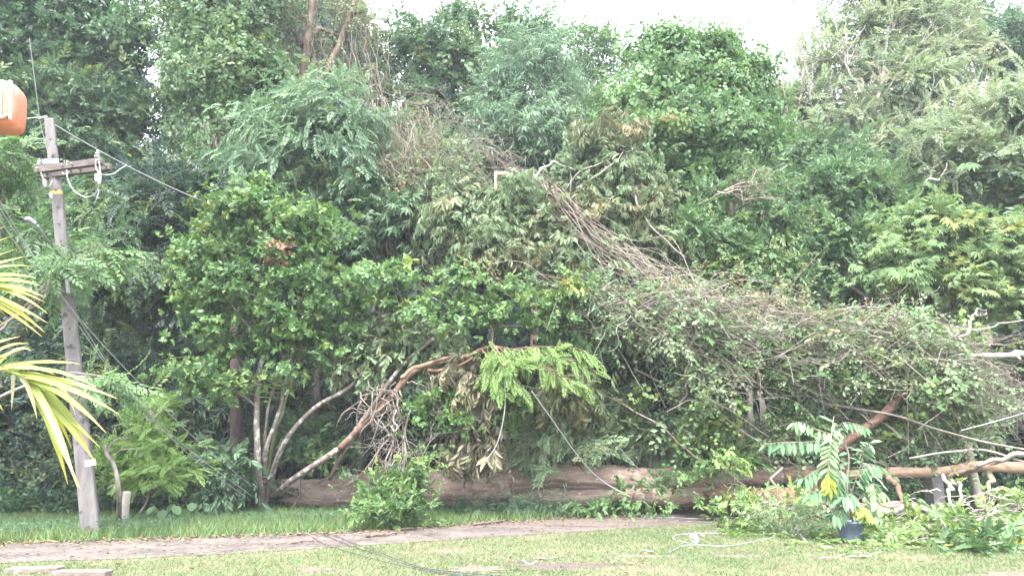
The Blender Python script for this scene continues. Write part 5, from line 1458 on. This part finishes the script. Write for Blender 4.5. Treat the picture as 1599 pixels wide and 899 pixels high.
# ------------------------------------------------------------------ potted plant
pc = G(1330, 846)
pot = thing('plant_pot', 'dark blue grey plastic plant pot standing on the lawn edge', 'pot', pc)
mb = MB(); lathe(mb, pc, [(0, .0), (.165, 0), (.172, .02), (.205, .30), (.222, .305), (.224, .345), (.208, .347), (.203, .30), (.20, .28)], 32)
mb.build('body', plain('pot_plastic', (.085, .105, .15), .45), pot)
mb = MB(); lathe(mb, pc, [(0.0, .29), (.12, .295), (.2, .285)], 24); mb.build('soil', noise_mat('pot_soil', (.04, .028, .02), (.10, .07, .05), 30), pot)
pl = thing('potted_plant', 'tall potted plant with drooping rows of long leaves growing in the pot', 'plant', pc + (0, 0, .29))
rr = np.random.default_rng(220)
YQ = pc[1]
pp = lambda x, y, d=0.: P(x, y, YQ + d)
groups = {'green': MB(), 'pale': MB(), 'yel': MB()}
stemm = MB()


def leaf_row(pts, n, L, W, g, hang=.9, tone=.55, hue=0., rad=.008, start=.2, up=(0, -.5, .8)):
    q = smooth_path(pts, 24, .006, rr)
    tube(stemm, q, np.linspace(rad, rad * .4, 24), 6, r=rr)
    n = int(n * 1.5); L *= 1.25; W *= 1.25
    for k in range(n):
        t = start + (1 - start) * k / (n - 1)
        i = min(22, int(t * 23)); tg = nrm(q[i + 1] - q[i]); sd = nrm(np.cross(tg, (0, -.6, .8)))
        s = 1 if k % 2 else -1
        d = tg * .45 + sd * s * .9 - np.array((0, 0, hang)) + rr.normal(0, .12, 3)
        if k == n - 1: d = tg - np.array((0, 0, hang * .6))
        lf = leaf6(q[i], d, nrm(np.array(up) + rr.normal(0, .2, 3)), L * rr.uniform(.8, 1.15), W * rr.uniform(.85, 1.1), .18, .18)
        groups[g].add(lf[0], lf[1], None, float(np.clip(tone + rr.normal(0, .15), 0, 1)), float(np.clip(hue + rr.normal(0, .08), 0, 1)))


leaf_row([pp(1332, 815), pp(1322, 760), pp(1325, 710), pp(1310, 670), pp(1295, 655)], 9, .16, .05, 'green', .6, .7, rad=.018, start=.45)
leaf_row([pp(1324, 730), pp(1290, 700, -.1), pp(1240, 690, -.2), pp(1190, 694, -.25)], 22, .19, .055, 'green', 1.0, .35, rad=.010)
leaf_row([pp(1318, 700), pp(1290, 690, -.2), pp(1260, 690, -.25), pp(1215, 692, -.3)], 16, .18, .055, 'green', 1.1, .5, rad=.008)
leaf_row([pp(1310, 680), pp(1280, 672, -.1), pp(1255, 660, -.15), pp(1240, 660, -.2)], 12, .17, .055, 'green', .9, .75, .15, rad=.008)
leaf_row([pp(1302, 650, -.15), pp(1297, 690, -.3), pp(1294, 720, -.35), pp(1292, 740, -.38)], 20, .17, .055, 'pale', .25, .6, rad=.008)
leaf_row([pp(1296, 725, -.36), pp(1294, 745, -.4), pp(1296, 760, -.4)], 14, .19, .05, 'yel', .8, .6, .35, rad=.006)
leaf_row([pp(1322, 705), pp(1312, 665, -.1), pp(1330, 660, -.15), pp(1355, 668, -.15)], 14, .15, .05, 'green', .8, .65, rad=.007)
leaf_row([pp(1328, 770), pp(1340, 740, -.1), pp(1355, 725, -.2), pp(1375, 728, -.25)], 16, .20, .065, 'green', .8, .7, rad=.008)
leaf_row([pp(1335, 790), pp(1352, 760, -.1), pp(1362, 755, -.2), pp(1372, 790, -.3)], 18, .17, .065, 'pale', .7, .75, rad=.008)
leaf_row([pp(1338, 800), pp(1360, 785, -.1), pp(1366, 800, -.2), pp(1368, 805, -.25)], 14, .16, .06, 'pale', .8, .7, rad=.007)
leaf_row([pp(1326, 790), pp(1305, 770, -.2), pp(1285, 765, -.25), pp(1262, 770, -.3)], 16, .19, .065, 'green', .9, .5, rad=.008)
leaf_row([pp(1330, 800), pp(1315, 790, -.2), pp(1308, 805, -.3), pp(1300, 800, -.34)], 14, .18, .06, 'green', .9, .55, rad=.007)
leaf_row([pp(1330, 790), pp(1330, 770, -.2), pp(1325, 775, -.3), pp(1315, 775, -.36)], 16, .20, .065, 'green', .9, .5, rad=.007)
leaf_row([pp(1334, 805), pp(1345, 790, -.25), pp(1350, 800, -.32), pp(1352, 800, -.36)], 12, .16, .06, 'yel', .9, .5, .1, rad=.006)
leaf_row([pp(1328, 780), pp(1300, 740, -.1), pp(1275, 735, -.2), pp(1250, 748, -.25)], 14, .17, .06, 'green', .8, .6, rad=.007)
leaf_row([pp(1330, 770), pp(1345, 720, .1), pp(1350, 700, .1), pp(1362, 690, .05)], 12, .16, .055, 'green', .6, .7, rad=.007)
leaf_row([pp(1332, 790), pp(1352, 770, -.1), pp(1372, 765, -.15), pp(1385, 775, -.2)], 12, .15, .055, 'pale', .8, .7, rad=.006)
leaf_row([pp(1320, 740), pp(1312, 735, -.15), pp(1310, 750, -.25), pp(1310, 775, -.3)], 12, .17, .06, 'green', .8, .6, rad=.006)
groups['green'].build('leaves', LM['teal2'] if 'teal2' in LM else leaf_mat('leaf_pot', (.042, .092, .046), (.135, .215, .112), trans=.35, rough=.4), pl, smooth=False)
groups['pale'].build('pale_leaves', leaf_mat('leaf_pot_pale', (.10, .16, .075), (.22, .29, .155), trans=.4), pl, smooth=False)
groups['yel'].build('yellowing_leaves', leaf_mat('leaf_pot_yel', (.15, .21, .04), (.30, .34, .09), (.34, .31, .05), trans=.45), pl, smooth=False)
stemm.build('stems', BK['vine'], pl)

# ------------------------------------------------------------------ small things on the lawn
def crumple(name, label, c, s, mat, seed, cat, group=None, parent=None, sq=(1, .8, 1.2)):
    rr = np.random.default_rng(seed)
    n1, n2 = 12, 18
    V = []
    for i in range(n1):
        th = math.pi * i / (n1 - 1)
        for j in range(n2):
            a = 2 * math.pi * j / n2
            q = 1 + .3 * math.sin(3 * a + 2 * th + seed) * math.sin(th) + .2 * math.sin(5 * a - 4 * th) + rr.normal(0, .07)
            V.append(np.array(c) + s * q * np.array((math.sin(th) * math.cos(a) * sq[0], math.sin(th) * math.sin(a) * sq[1], (1 - math.cos(th)) * .5 * 2 * sq[2] * .9)))
    i = np.arange(n1 - 1)[:, None] * n2; j = np.arange(n2)[None]
    mb = MB(); mb.add(np.array(V), np.stack([i + j, i + n2 + j, i + n2 + (j + 1) % n2, i + (j + 1) % n2], -1).reshape(-1, 4))
    o = mb.build(name, mat, parent, smooth=False)
    if parent is None: tag(o, label, cat, group)
    return o


wp = plain('white_plastic', (.42, .43, .45), .35)
gp = plain('grey_plastic', (.26, .27, .31), .4)
sroot = thing('plastic_scrap', 'crumpled white plastic scrap with a brown tip on the lawn by the pale cable', 'scrap', G(1084, 851))
crumple('white_part', None, G(1083, 851) + (0, 0, .10), .045, wp, 3, None, parent=sroot, sq=(1.1, .8, .9))
crumple('grey_part', None, G(1086, 851), .04, gp, 4, None, parent=sroot, sq=(1.1, .8, 1.6))
crumple('brown_tip', None, G(1097, 850) + (0, 0, .11), .03, plain('brown_tip_mat', (.28, .16, .13), .6), 5, None, parent=sroot)
sroot = thing('plastic_scrap', 'small white and grey scrap leaning against the big trunk', 'scrap', P(1118, 785, 16.9))
crumple('white_part', None, P(1119, 780, 16.9), .035, wp, 6, None, parent=sroot, sq=(.7, .6, 1.2))
crumple('grey_part', None, P(1115, 787, 16.9), .04, gp, 7, None, parent=sroot, sq=(1, .7, .8))

for k, (a, b_, rad, mt, lab) in enumerate([((1003, 858), (1022, 861),   .016, 'pale', 'short pale stick on the lawn left of the pale cable'), ((838, 872), (880, 866), .016, 'twig', 'pale broken stick lying on the damp bare soil'), ((815, 875), (840, 878), .014, 'pale', 'second pale stick left of the one on the damp soil'),
                                           ((572, 836), (620, 832), .03, 'brown', 'dark brown stick on the path under the hanging bough'), ((455, 847), (490, 843), .014, 'brown', 'thin dark stick lying on the path left of the cables'), ((740, 818), (790, 812), .03, 'brown', 'brown stick among leaf litter on the path edge at centre'),
                                           ((1258, 845), (1245, 822), .024, 'twig', 'dark stick propped in the twiggy bough left of the pot'), ((1180, 835), (1220, 832), .012, 'pale', 'thin pale stick on the lawn below the light green bough'), ((1330, 862), (1378, 862), .010, 'pale', 'thin white stick on the lawn in front of the pot'),
                                           ((1280, 872), (1320, 866), .012, 'pale', 'thin pale stick at front right of the lawn below the pot'), ((620, 826), (660, 824), .02, 'brown', 'brown stick beside the lower end of the hanging bough')]):
    p0, p1 = G(*a, rad + .012), G(*b_, rad + .012)
    rr = np.random.default_rng(300 + k)
    mb = MB(); tube(mb, smooth_path([p0, (p0 + p1) / 2 + rr.normal(0, .03, 3) * (1, 1, .2), p1], 14, .01, rr), (rad, rad * .6), 7, rough=.15, r=rr)
    e = (p0 + p1) / 2
    tube(mb, smooth_path([e, e + rr.normal(0, .1, 3) * (1, 1, .1) + (0, 0, .03)], 5), (rad * .5, rad * .25), 5)
    tag(mb.build('stick', BK[mt]), lab, 'stick', 'sticks lying on the ground')
for k, (x, y, s, lab) in enumerate([(1340, 868, .22, 'big pale fallen leaf on the lawn right below the pot'), (1375, 832, .26, 'pale wilted leaf standing beside the pot on its right'), (1290, 855, .16, 'pale green fallen leaf left of the pot')]):
    c = G(x, y, .03); mb = MB(); rr = np.random.default_rng(320 + k)
    lf = leaf6(c, np.array((1, .3, .15 if k != 1 else 1.3)), np.array((0, -.3, 1)), s, s * .42, .2, .2); mb.add(lf[0], lf[1], None, .9, .1)
    lf = leaf6(c, np.array((-.8, .2, .1)), np.array((0, -.2, 1)), s * .7, s * .3, .2, .2); mb.add(lf[0], lf[1], None, .8, .1)
    tag(mb.build('fallen_leaf', leaf_mat('leaf_fallen_pale', (.16, .20, .12), (.30, .34, .25), trans=.3), smooth=False), lab, 'leaf', 'large fallen leaves on the lawn')

slab = noise_mat('slab_concrete', (.085, .065, .058), (.155, .125, .112), 9, bump=.5, spots=(.2, .185, .17), spot_scale=5)
for (c, h, rz, lab) in [(G(54, 889, .03), (.33, .10, .035), .05, 'reddish weathered concrete slab lying in the grass at lower left'), (G(128, 895, .03), (.36, .09, .04), -.1, 'grey brown concrete slab beside the reddish one at lower left')]:
    mb = MB(); box(mb, c, h, (math.cos(rz), math.sin(rz), .02), (0, 0, 1), bev=.012)
    tag(mb.build('concrete_slab', slab, smooth=False), lab, 'slab', 'concrete slabs in the grass')

root = thing('concrete_post', 'weathered grey concrete post standing behind the stripped limb at right', 'post', (P(1451, 700, 17.6)[0], 17.6, 0))
c = P(1451, 700, 17.6)
mb = MB(); box(mb, (c[0], 17.6, .95), (.16, .14, 1.0), (1, .25, 0), (0, 0, 1), bev=.015); mb.build('shaft', noise_mat('post_concrete', (.13, .125, .125), (.23, .22, .215), 7, bump=.5), root, smooth=False)
mb = MB(); box(mb, (c[0], 17.6, 1.98), (.18, .16, .035), (1, .25, 0), (0, 0, 1), bev=.01); mb.build('cap', noise_mat('post_concrete', (.13, .125, .125), (.23, .22, .215), 7), root, smooth=False)

# ------------------------------------------------------------------ palm with fronds reaching into the picture at left
YF = 4.4
crownc = P(-420, 560, YF)
palm = thing('palm', 'young palm with yellow green fronds reaching in from the left edge', 'palm', (crownc[0], YF, 0))
mb = MB(); tube(mb, smooth_path([(crownc[0], YF, -.05), (crownc[0] + .04, YF, crownc[2] * .5), crownc], 24), (.12, .09, .07), 14, rough=.04); mb.build('trunk', BK['grey'], palm)


def palm_leaflet(mb, a, e, w, tone, hue, sag=.04, n=12):
    t = np.linspace(0, 1, n)[:, None]
    p = a * (1 - t) + e * t
    p[:, 2] += (sag * 4 * t * (1 - t))[:, 0]
    tg = nrm(np.gradient(p, axis=0))
    sd = nrm(np.cross(tg, (0, -.75, .65))); up = np.cross(sd, tg)
    ww = (w * np.clip(np.minimum(t * 9 + .35, (1 - t) * 2.4 + .05), 0, 1))
    V = np.vstack([p - sd * ww + up * ww * .35, p, p + sd * ww + up * ww * .35])
    i = np.arange(n - 1)
    Q = np.vstack([np.stack([i, i + 1, n + i + 1, n + i], -1), np.stack([n + i, n + i + 1, 2 * n + i + 1, 2 * n + i], -1)])
    tt = np.tile(np.clip(tone + .15 * np.linspace(-1, 1, n - 1), 0, 1), 2); hh = np.tile(np.clip(hue + .5 * np.clip(np.linspace(-1.2, 1, n - 1), 0, 1), 0, 1), 2)
    mb.add(V, Q, None, tt, hh)


rr = np.random.default_rng(400)
fronds = [
    ([(-420, 560), (-260, 470), (-140, 440), (-30, 445), (20, 452)], [(-130, 441, 10, 352), (-110, 441, 22, 368), (-95, 442, 28, 388), (-85, 442, 42, 400), (-75, 443, 52, 416), (-65, 443, 57, 434), (-50, 444, 63, 446), (-40, 446, 68, 463), (-30, 447, 70, 472), (-40, 448, 75, 490), (-45, 448, 74, 504), (-55, 448, 70, 519), (-60, 449, 66, 526), (-90, 446, 8, 492), (-110, 446, 10, 508)], 0.0),
    ([(-420, 560), (-240, 530), (-120, 545), (0, 575), (45, 592), (70, 610)], [(-60, 560, 32, 525), (-30, 566, 44, 536), (-20, 568, 47, 542), (-5, 575, 125, 568), (-10, 577, 48, 546), (0, 577, 85, 584), (10, 578, 150, 604), (20, 582, 183, 622), (30, 586, 185, 646), (40, 592, 166, 676), (45, 596, 152, 725), (50, 600, 121, 760), (48, 598, 106, 756), (40, 594, 126, 763), (36, 592, 156, 698), (25, 584, 112, 612), (-70, 556, 4, 605), (-60, 560, 4, 640), (60, 604, 138, 700), (56, 604, 112, 700), (44, 596, 90, 680)], -.15),
    ([(-420, 560), (-300, 520), (-200, 540), (-120, 600)], [(-250, 528, -120, 480), (-220, 533, -100, 500), (-200, 540, -90, 560), (-180, 552, -80, 620), (-160, 570, -90, 680), (-140, 585, -100, 700), (-280, 522, -200, 600), (-230, 530, -150, 650)], .3),
    ([(-420, 560), (-520, 430), (-640, 400), (-760, 450)], [(-480, 480, -500, 380), (-540, 420, -560, 330), (-600, 405, -680, 330), (-660, 405, -760, 380), (-700, 420, -800, 470), (-720, 430, -790, 540), (-600, 410, -620, 540), (-520, 440, -540, 560)], .2),
]
for path_, lfs, dy in fronds:
    mb = MB()
    tube(mb, smooth_path([P(x, y, YF + dy * min(1, k / 2)) for k, (x, y) in enumerate(path_)], 30), (.022, .014, .008, .005), 8)
    fr = mb.build('frond', leaf_mat('palm_rachis', (.30, .30, .08), (.36, .36, .10), trans=.1), palm)
    ml = MB()
    for x0, y0, x1, y1 in lfs:
        palm_leaflet(ml, P(x0, y0, YF + dy), P(x1, y1, YF + dy + rr.normal(0, .12)), rr.uniform(.012, .019), float(np.clip(rr.normal(.6, .22), 0, 1)), float(np.clip(rr.normal(.12, .2), 0, 1)), rr.uniform(.01, .05))
    o = ml.build('leaflets', LM['palm'], fr)
ml = MB()
palm_leaflet(ml, P(20, 585, YF - .2), P(18, 640, YF - .2), .010, .4, .2); palm_leaflet(ml, P(32, 590, YF - .2), P(58, 655, YF - .22), .012, .4, .3)
palm_leaflet(ml, P(84, 600, YF - .16), P(118, 648, YF - .2), .010, .4, .6)
ml.build('withered_leaflet', LM['dry'], palm)

# ------------------------------------------------------------------ orange lantern at upper left
lc = P(-3, 168, 4.1)
lan = thing('orange_lantern', 'orange plastic lantern with rounded ribbed panels hanging at the upper left edge', 'lantern', lc + (0, 0, -.14))
om = plain('orange_plastic', (.44, .16, .10), .35, spec=.5)
om2 = plain('pale_orange_plastic', (.50, .36, .30), .3)
mb = MB()
n = 40
a = np.linspace(0, 2 * math.pi, n, endpoint=False)
se = lambda v, e: np.sign(v) * np.abs(v) ** e
Xl = nrm((1, .25, .06)); Zl = nrm(np.array((-.06, -.05, 1.))); Yl = np.cross(Zl, Xl)
prof = [(.0, -.145), (.07, -.145), (.105, -.135), (.122, -.11), (.127, -.05), (.128, .03), (.126, .09), (.115, .115), (.085, .128), (.04, .132), (0, .132)]
V = [lc + Xl * q * se(math.cos(t), .45) + Yl * q * se(math.sin(t), .45) + Zl * z for q, z in prof for t in a]
i = np.arange(len(prof) - 1)[:, None] * n; j = np.arange(n)[None]
mb.add(np.array(V), np.stack([i + j, i + (j + 1) % n, i + n + (j + 1) % n, i + n + j], -1).reshape(-1, 4)); mb.build('body', om, lan)
for sx in (-1, 1):
    for dx in (.06, .112):
        mb = MB()
        pts = [lc + Xl * sx * dx + Yl * -.122 + Zl * -.12, lc + Xl * sx * dx + Yl * -.131 + Zl * -.08, lc + Xl * sx * dx + Yl * -.131 + Zl * .07, lc + Xl * sx * dx * .9 + Yl * -.110 + Zl * .118, lc + Xl * sx * dx * .6 + Yl * -.06 + Zl * .133]
        tube(mb, smooth_path(pts, 24), .009 if dx > .05 else .013, 8); mb.build('rib', om2, lan)
mb = MB(); tube(mb, smooth_path([lc + Xl * .10 + Yl * -.131 + Zl * -.09, lc + Xl * .06 + Yl * -.134 + Zl * -.115, lc + Xl * -.06 + Yl * -.134 + Zl * -.115, lc + Xl * -.10 + Yl * -.131 + Zl * -.09], 20), .010, 8); mb.build('rib', om2, lan)
mb = MB(); lathe(mb, lc + Zl * .13 + Xl * .02, [(0, 0), (.035, 0), (.04, .012), (.02, .022), (.022, .035), (0, .04)], 16, Zl); mb.build('cap', plain('lantern_cap', (.55, .50, .48), .4), lan)
mb = MB(); tube(mb, np.array([lc + Zl * .16 + Xl * .0, lc + np.array((-.22, 0, .75)), lc + np.array((-.40, 0, 1.5))]), .004, 6); mb.build('hanging_wire', wire_g, lan)

# broken light green leaves and twig tips strewn over the lawn at right
r = np.random.default_rng(501)
m = MB(); N = 520
px, py = r.uniform(1120, 1660, N), np.clip(r.normal(832, 16, N), 806, 892)
pos = np.array([G(a, b, .02) for a, b in zip(px, py)]) + np.column_stack([np.zeros((N, 2)), r.uniform(0, .06, N)])
k = (px > 1230) | (py < 840)
put_sprays(m, 'broad6', pos[k], np.column_stack([r.normal(0, 1, (N, 2)), r.uniform(-.05, .25, N)])[k], np.column_stack([r.normal(0, .4, (N, 2)), np.ones(N)])[k], r.uniform(.3, .75, N)[k], np.clip(r.normal(.55, .25, N), 0, 1)[k], 0.05, r)
tag(m.build('strewn_leaves', LM['lime'], smooth=False), 'light green torn leaf sprigs strewn over the grass at lower right', 'leaf litter', None, 'stuff')
